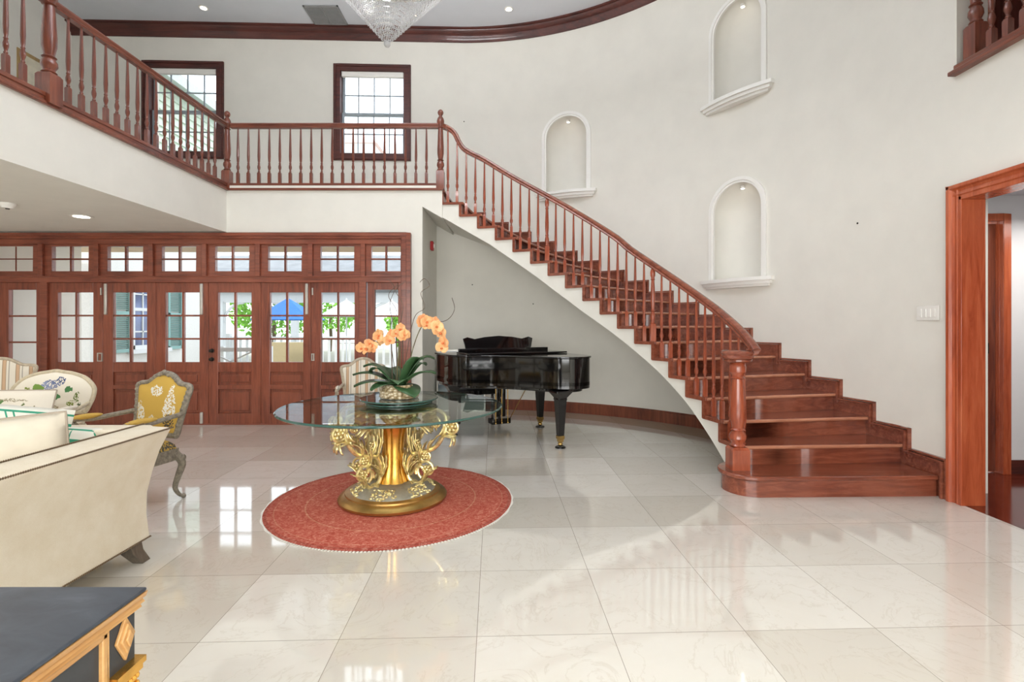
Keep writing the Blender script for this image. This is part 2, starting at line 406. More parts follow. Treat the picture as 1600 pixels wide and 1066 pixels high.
# ================================================================ STAIRCASE
def tho(j): return .73+4.91*(19-j)
def thw(j): return 90.6-5.13*(j-1)
def stp(j, t, z=0):
    a = Vector((SC[0]+SR*sin(R(tho(j))), SC[1]+SR*cos(R(tho(j))), z)); b = wallp(thw(j), z, WR_-.005)
    return a+(b-a)*t
SOF = [(-8, 3.09), (-4.4, 3.064), (2, 2.88), (13.6, 2.522), (25.7, 2.082), (32, 1.84), (39.7, 1.563), (49.6, 1.25), (55.8, 1.05), (61.4, .87), (68.8, .61), (75.5, .337), (80.5, .13), (83.5, 0), (120, 0)]
def soff(j):
    t = tho(j)
    for (a, za), (b, zb) in zip(SOF, SOF[1:]):
        if a <= t <= b: return za+(zb-za)*(t-a)/(b-a)
    return 0
NOSE = wood('pale_tread_nosing', '#8c5038', '#b5765a', '#cf9678', 'x', .25)  # paler strip along the front edge of each tread
st = thing('staircase', 'curved mahogany staircase with white plaster underside rising along the curved wall', 'staircase', (1.2, 6.0, 0))
body = M(); NS = 3
def strip(m, j0, j1, t0, t1, z0f, z1f, ns=NS, nt=4):
    for i in range(ns):
        a, b = j0+(j1-j0)*i/ns, j0+(j1-j0)*(i+1)/ns
        for q in range(nt):
            u, w_ = t0+(t1-t0)*q/nt, t0+(t1-t0)*(q+1)/nt
            A = [stp(a, u), stp(a, w_), stp(b, w_), stp(b, u)]
            za = [z0f(a), z0f(a), z0f(b), z0f(b)]; zb = [z1f(a), z1f(a), z1f(b), z1f(b)]
            m.add([(p.x, p.y, za[i_]) for i_, p in enumerate(A)]+[(p.x, p.y, zb[i_]) for i_, p in enumerate(A)],
                  [(3,2,1,0),(4,5,6,7),(0,1,5,4),(1,2,6,5),(2,3,7,6),(3,0,4,7)])
for kx in range(2, 19):
    zt = kx*RISE-.03
    strip(body, kx+.02, kx+1.06, 0, 1, lambda j: min(soff(j), zt-.02), lambda j: zt)
body.build('stair_body', PL, st, world=True, smooth=30, weld=True)
for kx in range(1, 19):
    z = kx*RISE
    if kx > 1:
        m = M(); strip(m, kx-.14, kx+1.0, -.012, .995, lambda j: z-.034, lambda j: z)
        m.build('tread', WSX, st, world=True, bevel=.004)
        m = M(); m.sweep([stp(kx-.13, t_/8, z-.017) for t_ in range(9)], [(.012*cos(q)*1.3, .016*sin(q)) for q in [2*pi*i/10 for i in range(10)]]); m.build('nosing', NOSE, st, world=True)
    else:
        P = [Vector((3.47, 4.155)), Vector((3.47, 4.6)), stp(2.05, .95).xy, stp(2.05, 0).xy]
        c = Vector((2.02, 4.37)); arcp = [c+Vector((.25*cos(t), .25*sin(t))) for t in [pi/2+pi*i/20 for i in range(21)]]
        P1 = P+arcp
        P1 = P1+[Vector((2.02, 4.12))]
        m = M(); m.prism([tuple(p) for p in P1], z-.036, z); m.build('tread', WSX, st, world=True, bevel=.01)
        c2 = [c+(p-c)*.88 for p in arcp]
        m = M(); m.prism([tuple(p) for p in [Vector((3.47, 4.185)), Vector((3.47, 4.6)), stp(2.0, .95).xy, stp(2, 0).xy]+c2+[Vector((2.02, 4.15))]], 0, z-.036)
        m.build('riser', WSX, st, world=True)
        m = M(); m.sweep([(3.46, 4.185, .125), (2.04, 4.15, .125)]+[(p.x, p.y, .125) for p in c2[::-1]], [(0, 0), (.012, .004), (.012, .014), (.02, .014), (.02, .024), (0, .024)][::-1])
        m.build('moulding', WSX, st, world=True)
    if kx > 1:
        m = M(); strip(m, kx-.03, kx+.03, -.01, .995, lambda j: z-RISE, lambda j: z-.034, ns=1)
        m.build('riser', WSX, st, world=True)
m = M(); strip(m, 18.97, 19.03, -.01, .995, lambda j: 18*RISE, lambda j: FL-.03, ns=1); m.build('riser', WSX, st, world=True)
m = M(); strip(m, 18.86, 19.3, -.012, .995, lambda j: FL-.034, lambda j: FL+.002, ns=1); m.build('landing_nosing', WSX, st, world=True, bevel=.006)
# open-side dark stepped edging
m = M()
for kx in range(2, 19):
    z = kx*RISE; t0, t1 = tho(kx+1), tho(kx)
    m.arc(SC, SR-.022, SR+.005, t0-.15, t1+.1, z-.036, z-.004, 3)
    m.arc(SC, SR-.022, SR+.005, t0-.35, t0+.35, z-.03, z+RISE-.01, 1)
m.build('edge_trim', WSX, st, world=True)
# wall-side stepped skirting
sk = M()
for kx in range(1, 19):
    z = kx*RISE; a1 = thw(kx)+1.5; a0 = thw(kx+1)+1.5 if kx < 18 else thw(19)+.2
    zl = 0 if kx == 1 else z-RISE+.1
    top = z+.15
    sk.arc(WC, WR_-.016, WR_+.01, a0-.35, a1-.2, z-RISE-.02 if kx > 1 else 0, top-.03, 5)
    for (dr, da, dz) in ((.030, 0, 0), (.050, .30, .020), (.036, .62, .040)):
        sk.arc(WC, WR_-dr, WR_+.01, a0-da, a1-da, top-dz-.014, top-dz, 5)
        sk.arc(WC, WR_-dr, WR_+.01, a1-da-.2, a1-da, max(zl-.02, 0), top-dz, 1)
sk.build('wall_skirting', WSX, st, world=True)

# ---------------------------------------------------------------- turned posts
BAL = [(.0165, .0), (.0165, .002)]
def baluster_mesh(h, parent, loc, mat=WV, thick=1.0, name='baluster'):
    key = (round(h, 3), thick, name, mat.name)
    if key in BALC:
        o = BALC[key].copy(); COL.objects.link(o); o.parent = parent; o.location = Vector(loc)-parent.location; return o
    t = thick; b = .17*min(1, h/.85)
    m = M(); m.sq([(.019*t, 0), (.019*t, b-.012), (.014*t, b)], (0, 0, 0))
    pr = [(.012*t, b), (.016*t, b+.012), (.011*t, b+.022), (.011*t, b+.03), (.02*t, b+.06), (.021*t, b+.08), (.013*t, b+.115), (.017*t, b+.125), (.012*t, b+.137), (.016*t, b+.16), (.019*t, b+.23), (.016*t, b+.38), (.011*t, h-.06 if h > b+.5 else b+.45), (.009*t, h)]
    pr = [p for i, p in enumerate(pr) if p[1] <= h]
    m.lathe(pr, (0, 0, 0), 10)
    o = m.build(name, mat, parent); o.location = Vector(loc)-parent.location; BALC[key] = o; return o
BALC = {}
def newel(h, parent, loc, half=.055, base=.27, finial=True, name='newel_post', mat=WV):
    m = M(); m.sq([(half, 0), (half, base-.02), (half*.8, base)])
    s_ = half/.055; top = h-.09 if finial else h
    L = top-base
    pr = [(.040*s_, 0), (.048*s_, .012), (.036*s_, .03), (.036*s_, .035), (.052*s_, .07), (.050*s_, .10), (.034*s_, .135), (.046*s_, .145), (.034*s_, .16), (.036*s_, .18), (.046*s_, .24), (.047*s_, .32), (.036*s_, L*.72), (.032*s_, L*.78), (.046*s_, L*.79), (.034*s_, L*.81), (.036*s_, L*.83), (.050*s_, L*.86), (.052*s_, L*.92), (.044*s_, L*.96), (.026*s_, L)]
    m.lathe([(r_, base+z) for r_, z in pr], n=20)
    if finial:
        m.lathe([(.022*s_, top), (.02*s_, top+.012), (.034*s_, top+.03), (.042*s_, top+.055), (.034*s_, top+.08), (.014*s_, top+.098), (.002, top+.1)], n=18)
    o = m.build(name, mat, parent); o.location = Vector(loc)-parent.location; return o
RAILP = [(-.033, .012), (-.028, 0), (.028, 0), (.033, .012), (.026, .026), (.037, .046), (.033, .062), (.016, .072), (-.016, .072), (-.033, .062), (-.037, .046), (-.026, .026)]
# back gallery railing
YR = DY-.0+.02
g = thing('gallery_railing', 'straight mahogany railing along the back gallery above the glazed doors', 'railing', (-2.5, YR, 3.3))
m = M(); m.sweep([(-3.95, YR, 4.165), (-1.03, YR, 4.165)], RAILP); m.build('handrail', WH, g, world=True)
m = M(); m.box(-3.95, -1.04, YR-.03, YR+.03, 3.352, 3.39); m.build('bottom_rail', WH, g, world=True, bevel=.005)
for i in range(19):
    x = -3.853+i*.1472; baluster_mesh(.78, g, (x, YR, 3.388))
newel(1.12, g, (-1.005, YR, 3.3)); newel(1.10, g, (-4.005, YR, 3.30))
# left gallery railing
XL = -4.005
g = thing('gallery_railing', 'long mahogany railing of the left gallery with a thick post', 'railing', (XL, 4.6, 3.3))
m = M(); m.sweep([(XL, 1.95, 4.165), (XL, YR-.05, 4.165)], RAILP); m.build('handrail', WY, g, world=True)
m = M(); m.box(XL-.03, XL+.03, 1.95, YR-.05, 3.352, 3.39); m.build('bottom_rail', WY, g, world=True, bevel=.005)
y = 6.90
while y > 2.0:
    if abs(y-4.42) > .1: baluster_mesh(.78, g, (XL, y, 3.388))
    y -= .1425
newel(1.12, g, (XL, 4.43, 3.3), half=.065)
# stair railing
RZ = [(1.5, 4.236), (3.3, 4.166), (4.3, 4.06), (5.7, 3.945), (7.9, 3.863), (11.4, 3.762), (16.8, 3.571), (21.7, 3.404), (26.7, 3.24), (32.7, 3.042), (37.7, 2.868), (42.7, 2.693), (48.1, 2.50), (52.0, 2.335), (58.0, 2.13), (63.9, 1.943), (69.9, 1.765), (75.8, 1.60), (80.2, 1.475), (84.0, 1.362), (87.9, 1.225)]
def railz(t):
    t = max(RZ[0][0], min(RZ[-1][0], t))
    for (a_, za), (b_, zb) in zip(RZ, RZ[1:]):
        if a_ <= t <= b_: return za+(zb-za)*(t-a_)/(b_-a_)
RR = SR+.045
def rp_(t, z): return Vector((SC[0]+RR*sin(R(t)), SC[1]+RR*cos(R(t)), z))
g = thing('stair_railing', 'curved mahogany stair railing sweeping down to the turned bottom newel', 'railing', (1.93, 4.38, .174))
pts = [Vector((-1.0, YR, 4.236-.072))]+[rp_(t, z-.072) for t, z in RZ]
pts += [Vector((1.93+.1*cos(q), 4.38+.1*sin(q), 1.115+.02*(i==0))) for i, q in enumerate([R(-a_) for a_ in (20, 50, 80, 110, 140, 170, 200)])]
pts = smoothpath(pts, 3)
m = M(); m.sweep(pts, RAILP)
nx = Vector((1.93, 4.38, 0))
for (r_, z0_, z1_) in ((.115, 1.085, 1.115), (.125, 1.112, 1.165), (.10, 1.165, 1.18)):
    m.lathe([(r_*.93, z0_), (r_, z0_+.008), (r_, z1_-.008), (r_*.93, z1_)], nx, 28)
m.build('handrail', WSX, g, world=True)
newel(.93, g, (1.93, 4.38, .172), mat=WSV, half=.074, base=.19, finial=False)
for kx in range(2, 19):
    z = kx*RISE
    for q in (0, 1):
        t = tho(kx+1)+(tho(kx)-tho(kx+1))*(.28+.5*q)
        h = railz(t)-.066-z
        thick = (kx, q) in ((13, 1), (7, 1))
        p = rp_(t, z-.002)
        if thick: newel(h+.002, g, p, half=.03, base=.2, finial=False, name='thick_baluster', mat=WSV)
        else: baluster_mesh(round(h, 3)+.002, g, p, WSV)
baluster_mesh(.90, g, (2.04, 4.52, RISE-.002), WSV, thick=1.5)

# ================================================================ right doorway and upper right gallery
m = M(); y0 = 3.98
cas = [(0, 0), (0, .018), (.016, .03), (.04, .022), (.06, .03), (.068, .05), (.096, .05), (.096, 0)]
def casing(m, a, b, out, nrm):   # a->b line, profile widening towards out, thickness along nrm
    a, b, out, nrm = map(Vector, (a, b, out, nrm)); P = [out*u+nrm*v_ for u, v_ in cas]; n_ = len(P)
    m.add([a+p for p in P]+[b+p for p in P], [tuple(range(n_)), tuple(range(2*n_-1, n_-1, -1))]+[(i, (i+1) % n_, n_+(i+1) % n_, n_+i) for i in range(n_)])
casing(m, (RX, 3.98, 0), (RX, 3.98, 2.496), (0, 1, 0), (-1, 0, 0))
casing(m, (RX, 2.1, 2.40), (RX, 4.076, 2.40), (0, 0, 1), (-1, 0, 0))
m.box(RX-.03, RX+.16, 3.955, 3.985, 0, 2.40); m.box(RX-.03, RX+.16, 2.1, 3.98, 2.37, 2.405)
m.box(RX-.03, RX+.16, 2.1, 2.2, 0, 2.40)
struct(m.build('door_9', WR, origin=False, bevel=.003), 'wide mahogany cased opening to the side hall')
# side hall
m = M(); m.add([(3.5, -.5, .002), (7.5, -.5, .002), (7.5, 4.9, .002), (3.5, 4.9, .002)], [(0, 1, 2, 3)])
WFL = wood('dark_plank_floor', '#3b130c', '#5e2014', '#7d3320', 'x', .12)
m.v = [(max(p[0], RX+.0), p[1], p[2]) for p in m.v]
struct(m.build('floor_side_hall', WFL, origin=False))
m = M(); m.box(3.65, 4.42, 4.82, 5.0, 0, 2.62); m.box(4.42, 4.6, 4.82, 5.0, 2.40, 2.62); m.box(4.6, 7.5, 4.82, 5.0, 0, 2.62)
m.box(7.5, 7.6, -.6, 5, 0, 2.62); m.box(3.5, 7.5, -.6, -.5, 0, 2.62); m.box(3.65, 3.69, 4.27, 4.82, 0, 2.62)
struct(m.build('wall_side_hall', plain('cool_white_paint', '#e4e4e6', .7, var=.01), origin=False, smooth=0))
m = M(); m.box(3.65, 7.6, -.6, 5.0, 2.62, 2.75); struct(m.build('ceiling_side_hall', CEIL, origin=False))
m = M(); m.box(4.59, 4.665, 4.78, 4.84, 0, 2.44); m.box(4.36, 4.59, 4.78, 4.84, 2.375, 2.44); m.box(4.59, 4.61, 4.82, 5.02, 0, 2.4)
d = struct(m.build('door_10', WR, origin=False, bevel=.004))
m = M(); m.box(4.50, 4.59, 4.86, 4.90, .01, 2.36); m.build('door_leaf', WV, d, bevel=.003)
m = M(); m.ball((4.47, 4.84, 1.18), .022); m.box(4.465, 4.5, 4.83, 4.86, 1.13, 1.23); m.build('door_handle', DARKM, d)
m = M(); m.box(4.665, 7.5, 4.8, 4.825, 0, .13); m.box(3.65, 4.4, 4.8, 4.825, 0, .13); struct(m.build('baseboard_side_hall', WCR, origin=False))
# upper right gallery
m = M(); m.box(4.40, 4.5, 4.74, 4.84, 3.36, 5.5); struct(m.build('trim_7', wood('tan_door_casing', '#a8683c', '#c8885a', '#dca478', 'z', .4), origin=False, bevel=.005))
m = M(); m.box(RX-.06, RX+.16, 0, 4.05, 3.36, 3.395); m.box(RX-.03, RX+.16, 0, 4.03, 3.395, 3.44)
struct(m.build('trim_right_nosing', WY, origin=False, bevel=.008))
m = M(); m.box(RX+.15, 6.5, -3.6, 6, 3.1, 3.36); struct(m.build('floor_right_gallery', PL, origin=False))
m = M(); m.box(4.5, 4.6, -3.6, 6, 3.36, H); m.box(RX+.15, 4.6, 6, 6.1, 3.36, H); struct(m.build('wall_right_gallery', PL, origin=False))
m = M(); m.box(4.44, 4.5, 3.0, 4.74, 3.36, 5.4)
for yy in (3.1, 3.65, 4.2): m.box(4.42, 4.45, yy, yy+.42, 3.6, 5.2)
struct(m.build('door_11', wood('gallery_door_mahogany', '#5a2018', '#7d3a2e', '#965246', 'z', .3), origin=False, bevel=.01))
g = thing('gallery_railing', 'short piece of railing at the top right corner with turned newel', 'railing', (RX+.06, 3.0, 3.44))
XR = RX+.06
newel(1.0, g, (XR, 3.93, 3.44), half=.052)
y = 3.80
while y > 1.2: baluster_mesh(.80, g, (XR, y, 3.44), thick=1.2); y -= .125
m = M(); m.sweep([(XR, 1.1, 4.235), (XR, 3.9, 4.235)], RAILP); m.build('handrail', WY, g, world=True)
# ================================================================ glazed door wall
def px(x): return (x-800)*.008975
Y0 = DY-.02
m = M()
m.box(-7.4, px(628), Y0-.03, DY+.12, 2.605, 2.675); m.box(-7.4, px(636), Y0-.05, Y0-.02, 2.64, 2.685)
m.box(-7.4, px(628), Y0-.01, DY+.12, 2.53, 2.605)
m.box(-7.4, px(628), Y0-.02, DY+.12, 1.995, 2.085); m.box(-7.4, px(628), Y0-.035, Y0, 2.07, 2.085)
m.box(px(628), px(643), Y0-.03, DY+.14, 0, 2.675); m.box(px(636), px(643), Y0-.05, Y0, 0, 2.685)
m.box(px(562), px(573), Y0-.02, DY+.12, 0, 2.0); m.box(px(66), px(77), Y0-.02, DY+.12, 0, 2.0); m.box(-7.4, px(-18), Y0-.02, DY+.12, 0, 2.0)
TP = [-18, 66, 153, 238, 321, 404, 486, 568, 628]
for p in TP[:-1]: m.box(px(p-3.5), px(p+3.5), Y0-.02, DY+.12, 2.08, 2.54)
m.box(-7.4, px(628), DY-.01, DY+.12, .0, .015)
struct(m.build('trim_door_frame', WDH, origin=False, bevel=.004), 'mahogany frame of the glazed door wall')
def pane(parent, x0, x1, z0, z1, y):
    mm = M(); mm.add([(x0, y, z0), (x1, y, z0), (x1, y, z1), (x0, y, z1)], [(0, 1, 2, 3)]); return mm.build('glass_pane', PANE, parent)
# transom windows
n_ = 3
for p, q in zip(TP[:-1], TP[1:]):
    x0, x1 = px(p+3.5), px(q-3.5) if q != 628 else px(628)
    g0, g1 = x0+.10, x1-.10
    if q == 628: g0, g1 = px(580), px(626)
    m = M(); m.box(x0, g0, Y0+.02, DY+.07, 2.085, 2.53); m.box(g1, x1, Y0+.02, DY+.07, 2.085, 2.53)
    m.box(g0, g1, Y0+.02, DY+.07, 2.085, 2.155); m.box(g0, g1, Y0+.02, DY+.07, 2.505, 2.53)
    xm = (g0+g1)/2; m.box(xm-.014, xm+.014, Y0+.03, DY+.05, 2.155, 2.505); m.box(g0, g1, Y0+.03, DY+.05, 2.315, 2.337)
    wn = struct(m.build('window_%d' % n_, WDH, origin=False, bevel=.003)); n_ += 1
    pane(wn, g0, g1, 2.155, 2.505, DY+.01)
def leaf(name, e0, e1, g0, g1, side=False, panels=True):
    m = M(); x0, x1, a, b = px(e0)+.002, px(e1)-.002, px(g0), px(g1); yf, yb = Y0+.015, DY+.055
    gz0, gz1 = (.879, 1.858) if not side else (.42, 1.895)
    m.box(x0, a, yf, yb, .015, 1.995); m.box(b, x1, yf, yb, .015, 1.995)
    m.box(a, b, yf, yb, gz1, 1.995); m.box(a, b, yf, yb, gz0-.14, gz0)
    if side:
        for i in (1, 2, 3):
            z = gz0+(gz1-gz0)*i/4; m.box(a, b, yf+.012, yb-.01, z-.012, z+.012)
        m.box(a, b, yf+.02, yb-.01, .015, .42-.1)
    else:
        xm = (a+b)/2; m.box(xm-.014, xm+.014, yf+.008, yb-.008, gz0, gz1)
        for i in (1, 2):
            z = gz0+(gz1-gz0)*i/3; m.box(a, b, yf+.012, yb-.012, z-.012, z+.012)
        m.box(a, b, yf, yb, .50, .56); m.box(a, b, yf, yb, .015, .16)
        m.box(a, b, yf+.025, yb-.02, .16, .75)
        m.box(a+.04, b-.04, yf+.012, yf+.03, .60, .70); m.box(a+.04, b-.04, yf+.012, yf+.03, .20, .46)
    o = struct(m.build(name, WDV, origin=False, bevel=.005))
    pane(o, a, b, gz0, gz1, DY+.02); return o
leaf('window_11', -13, 64, 14, 57, side=True)
leaf('window_12', 574, 628, 585, 622, side=True)
DL = [(77, 161, 91, 146), (161, 244, 177, 230), (244, 326, 259, 312), (326, 408, 341, 393), (408, 486, 422, 474), (486, 562, 502, 554)]
doors = [leaf('door_%d' % (i+1), *d) for i, d in enumerate(DL)]
def bolt(par, x, z0, z1):
    m = M(); m.box(px(x)-.02, px(x)+.02, Y0-.012, Y0+.018, z0, z1); m.build('bolt', STEEL, par, bevel=.008)
bolt(doors[1], 166.5, 1.545, 1.98); bolt(doors[2], 316, 1.545, 1.98); bolt(doors[4], 480, 1.545, 1.98); bolt(doors[2], 316, .02, .18); bolt(doors[5], 490, .02, .16)
def flush(par, x, z, h=.1, w_=.035):
    m = M(); box4(m, px(x)-w_, px(x)+w_, z-h/2-.01, z+h/2+.01, .012, Y0-.004, Y0+.018); m.build('pull_plate', STEEL, par)
flush(doors[0], 157.5, .95); flush(doors[5], 489.5, .95, .08, .02)
for x, d in ((159, doors[0]), (489, doors[5])):
    m = M(); m.box(px(x)-.008, px(x)+.008, Y0, Y0+.018, 1.82, 1.92); m.build('hinge', STEEL, d)
for z in (.92, 1.04):
    m = M(); m.lathe([(.028, 0), (.03, .01), (.012, .015), (.012, .03), (.024, .035), (.022, .05), (.01, .055)], n=16)
    m.xf(Matrix.Translation((px(332), Y0+.015, z)) @ Matrix.Rotation(pi/2, 4, 'X')); m.build('door_knob', DARKM, doors[3])

# ================================================================ OUTSIDE
OUTW = plain('outdoor_white_paint', '#d2d6d8', .6, var=.02)
STU = plain('white_stucco', '#d6d6d2', .85, var=.05, sc=30, bump=.2)
SLATE = wood('slate_roof_shingle', '#4c5054', '#6c7176', '#8c9195', 'x', .7, sc=1.2)
GRN = plain('leaf_green', '#8ac648', .6, var=.5, sc=9)
GRN2 = plain('pale_palm_green', '#a9bf6d', .6, var=.35, sc=9)
SHUT = plain('sea_green_shutter_paint', '#7aa5a2', .5, var=.03)
m = M(); m.add([(-40, 7.36, -.03), (25, 7.36, -.03), (25, 60, -.03), (-40, 60, -.03)], [(0, 1, 2, 3)])
struct(m.build('ground_patio', plain('pale_patio_stone', '#a8a499', .8, var=.06, sc=3), origin=False))
m = M(); m.box(-12, -1.46, 7.36, 9.7, 2.78, 2.95); struct(m.build('ceiling_porch', plain('porch_ceiling_paint', '#c9b08e', .7, var=.03), origin=False))
m = M(); m.box(-14, -8.2, 9.95, 10.15, 0, 4.2); m.box(-14, -8.5, 10.15, 14.6, 0, 7.4)
b = m.build('neighbour_wing', STU, smooth=0); tag(b, 'white stucco house wing seen through the leftmost glazed doors', 'building')
# window with shutters on the wall facing +x at x=-8.5
m = M()
def boxy(y0, y1, z0, z1, w_):
    m.box(-8.5, -8.44, y0, y0+w_, z0, z1); m.box(-8.5, -8.44, y1-w_, y1, z0, z1); m.box(-8.5, -8.44, y0, y1, z0, z0+w_); m.box(-8.5, -8.44, y0, y1, z1-w_, z1)
boxy(11.38, 12.5, .85, 2.5, .09); m.box(-8.5, -8.46, 11.38, 12.5, 1.72, 1.79)
for q in (1, 2): m.box(-8.5, -8.465, 11.38+1.12*q/3-.015, 11.38+1.12*q/3+.015, .85, 2.5)
for z in (1.25, 2.1): m.box(-8.5, -8.465, 11.38, 12.5, z-.015, z+.015)
m.box(-8.5, -8.36, 11.3, 12.6, .76, .85)
wf = m.build('window_frame', OUTW, b, world=True)
m = M(); m.box(-8.505, -8.49, 11.4, 12.48, .87, 2.48); m.build('glass', plain('blue_reflecting_glass', '#54658f', .08, var=.5, sc=2), wf, world=True)
for k_, (y0, y1) in enumerate(((10.85, 11.34), (12.58, 13.12))):
    m = M(); 
    m.box(-8.5, -8.43, y0, y0+.06, .8, 2.5); m.box(-8.5, -8.43, y1-.06, y1, .8, 2.5)
    for z in (.8, 1.62, 2.42): m.box(-8.5, -8.43, y0, y1, z, z+.08)
    for i in range(38):
        z = .9+i*.042
        if 1.6 < z < 1.7: continue
        m.add([(-8.49, y0+.05, z+.03), (-8.49, y1-.05, z+.03), (-8.44, y1-.05, z), (-8.44, y0+.05, z)], [(0, 1, 2, 3)])
    s_ = m.build('shutter', SHUT, b, world=True)
# covered walkway
p = thing('garden_pavilion', 'white garden pavilion with grey slate roof beyond the glazed doors', 'pavilion', (-5, 20, 0))
m = M(); m.extrude([(0, 0), (3.6, 1.75), (3.6, 1.9), (-.2, .12)], (-13.0, 19.3, 2.62), (0, 1, 0), (0, 0, 1), (12.5, 0, 0)); m.build('roof', SLATE, p, world=True)
m = M(); m.box(-12.9, -.6, 19.5, 19.65, 2.25, 2.66); m.build('fascia', OUTW, p, world=True)
for x in (-11.1, -8.3, -5.6, -3.6):
    m = M(); m.box(x-.11, x+.11, 19.45, 19.7, 0, 2.3)
    for s_ in (-1, 1):
        q = [Vector((x+s_*(.1+.75*(1-cos(t))), 19.57, 1.5+.75*sin(t))) for t in [pi/2*i/6 for i in range(7)]]; m.tube(q, .05, 6)
    m.build('post', OUTW, p, world=True)
# trees
def foliage(c, rx, ry, rz, n, size, seed):
    rn = random.Random(seed); m = M()
    for i in range(n):
        a, b_ = rn.uniform(0, 2*pi), rn.uniform(-.9, 1); rr = (1-b_*b_)**.5; q = rn.uniform(.72, 1.02)
        p_ = Vector((c[0]+rx*rr*cos(a)*q, c[1]+ry*rr*sin(a)*q, c[2]+rz*b_*q))
        u = Vector((rn.gauss(0, 1), rn.gauss(0, 1), rn.gauss(0, 1))).normalized(); v_ = u.orthogonal().normalized(); s_ = size*rn.uniform(.6, 1.3)
        m.add([p_-u*s_, p_+v_*s_*.5, p_+u*s_, p_-v_*s_*.5], [(0, 1, 2, 3)])
    return m
for i, (x, y, z, rx, lb) in enumerate(((-11.2, 24, 2.2, 1.9, 'bright green tree seen through the fourth glazed door'), (-9.6, 27, 2.4, 1.5, 'green tree rising behind the blue parasol'), (-5.2, 26, 1.6, 1.2, 'small green tree behind the white parasols'), (-6.0, 30, 2.0, 1.3, 'pale green tree seen through the right sidelight'))):
    t = thing('garden_tree', lb, 'tree', (x, y, 0), group='trees in the garden')
    f = foliage((0, 0, z), rx, rx*.8, 1.5, 900, .16, i).build('foliage', GRN if i < 3 else GRN2, t, smooth=0)
    m = M(); m.tube([(0, 0, 0), (.05, 0, .8), (0, .05, z)], .09); m.build('trunk', plain('bark', '#6b5a48', .8) if i == 0 else bpy.data.materials['bark'], t)
def parasol(x, y, h, r_, mat, lb):
    t = thing('garden_parasol', lb, 'parasol', (x, y, 0), group=None)
    m = M(); n = 8; vs = [(0, 0, h)]+[(r_*cos(2*pi*i/n+.2), r_*sin(2*pi*i/n+.2), h-r_*.62) for i in range(n)]
    m.add(vs, [(0, i+1, (i+1) % n+1) for i in range(n)]); c = m.build('canopy', mat, t, smooth=0); so = c.modifiers.new('s', 'SOLIDIFY'); so.thickness = .02
    m = M(); m.lathe([(.025, 0), (.025, h+.05)], n=8); m.lathe([(.25, 0), (.25, .06), (.04, .1)], n=12); m.build('pole', OUTW, t)
BLUE = plain('blue_canvas', '#2f74c8', .7, var=.1)
parasol(-7.0, 16, 2.25, 1.1, BLUE, 'bright blue garden parasol seen through the fifth glazed door')
parasol(-5.85, 18.1, 2.3, .95, OUTW, 'white garden parasol right of the blue one')
parasol(-3.9, 16.6, 2.2, .8, OUTW, 'white garden parasol seen through the right sidelight')
m = M()
for i in range(24): m.box(-8.2+i*.2, -8.13+i*.2, 15.0, 15.03, .08, 1.0)
m.box(-8.3, -3.4, 14.98, 15.05, .98, 1.06); m.box(-8.3, -3.4, 14.99, 15.04, .1, .16)
for x in (-8.3, -5.9, -3.45): m.box(x-.06, x+.06, 14.95, 15.07, -.03, 1.15)
tag(m.build('garden_railing', OUTW, bevel=.004), 'white picket railing outside the right hand glazed doors', 'railing')
m = M(); m.box(-6.6, -5.1, 13.2, 13.4, -.03, .95); tag(m.build('garden_wall', plain('pale_yellow_wall', '#b8a985', .8, var=.03)), 'low pale yellow wall outside the fifth glazed door', 'wall')
t = thing('garden_bench', 'white slatted garden bench with crossed end outside the fourth glazed door', 'bench', (-5.6, 10.2, -.03))
m = M()
for (x0, y0) in ((-.5, 0), (.5, 0), (-.5, .6), (.5, .6)): m.box(x0-.04, x0+.04, y0-.04, y0+.04, 0, .98)
m.box(-.5, .5, -.03, .03, .9, .98); m.box(-.5, .5, -.03, .03, .42, .5)
m.extrude([(-.46, .5), (-.4, .5), (.46, .9), (.4, .9)], (0, -.02, 0), (1, 0, 0), (0, 0, 1), (0, .04, 0)); m.extrude([(.46, .5), (.4, .5), (-.46, .9), (-.4, .9)], (0, -.02, 0), (1, 0, 0), (0, 0, 1), (0, .04, 0))
m.build('frame', OUTW, t)
m = M(); m.box(-.46, .46, .02, .62, .5, .6); m.build('cushion', plain('cream_cushion', '#efe2c4', .8), t)
# houses beyond the upper windows
m = M(); m.extrude([(0, 0), (-6, 2.6), (-6, 2.8), (.5, .05), (.5, -.2)], (-8.5, 9.9, 7.4), (1, 0, 0), (0, 0, 1), (0, 5.0, 0)); m.build('roof', plain('grey_roof', '#b9c2bd', .6), b, world=True)
m = M()
for i in range(20): m.add([(-8.49, 10.15, 3.4+i*.2), (-8.49, 14.6, 3.4+i*.2), (-8.44, 14.6, 3.4+i*.2), (-8.44, 10.15, 3.4+i*.2), (-8.49, 10.15, 3.6+i*.2), (-8.49, 14.6, 3.6+i*.2)], [(0, 1, 2, 3), (3, 2, 5, 4)])
m.build('siding', plain('pale_green_siding', '#c2cfbf', .7), b, world=True, smooth=0, weld=False)
m = M(); m.box(-14, -10.8, 40, 44, 0, 15.6); hr = m.build('distant_building', STU); tag(hr, 'distant pale building with faded red roof beyond the middle upper window', 'building')
m = M(); m.extrude([(-.3, 0), (1.6, 1.3), (3.5, 0)], (-14, 39.8, 15.6), (1, 0, 0), (0, 0, 1), (0, 4.4, 0)); m.build('roof', plain('faded_red_roof', '#d8bdb6', .7), hr, world=True)

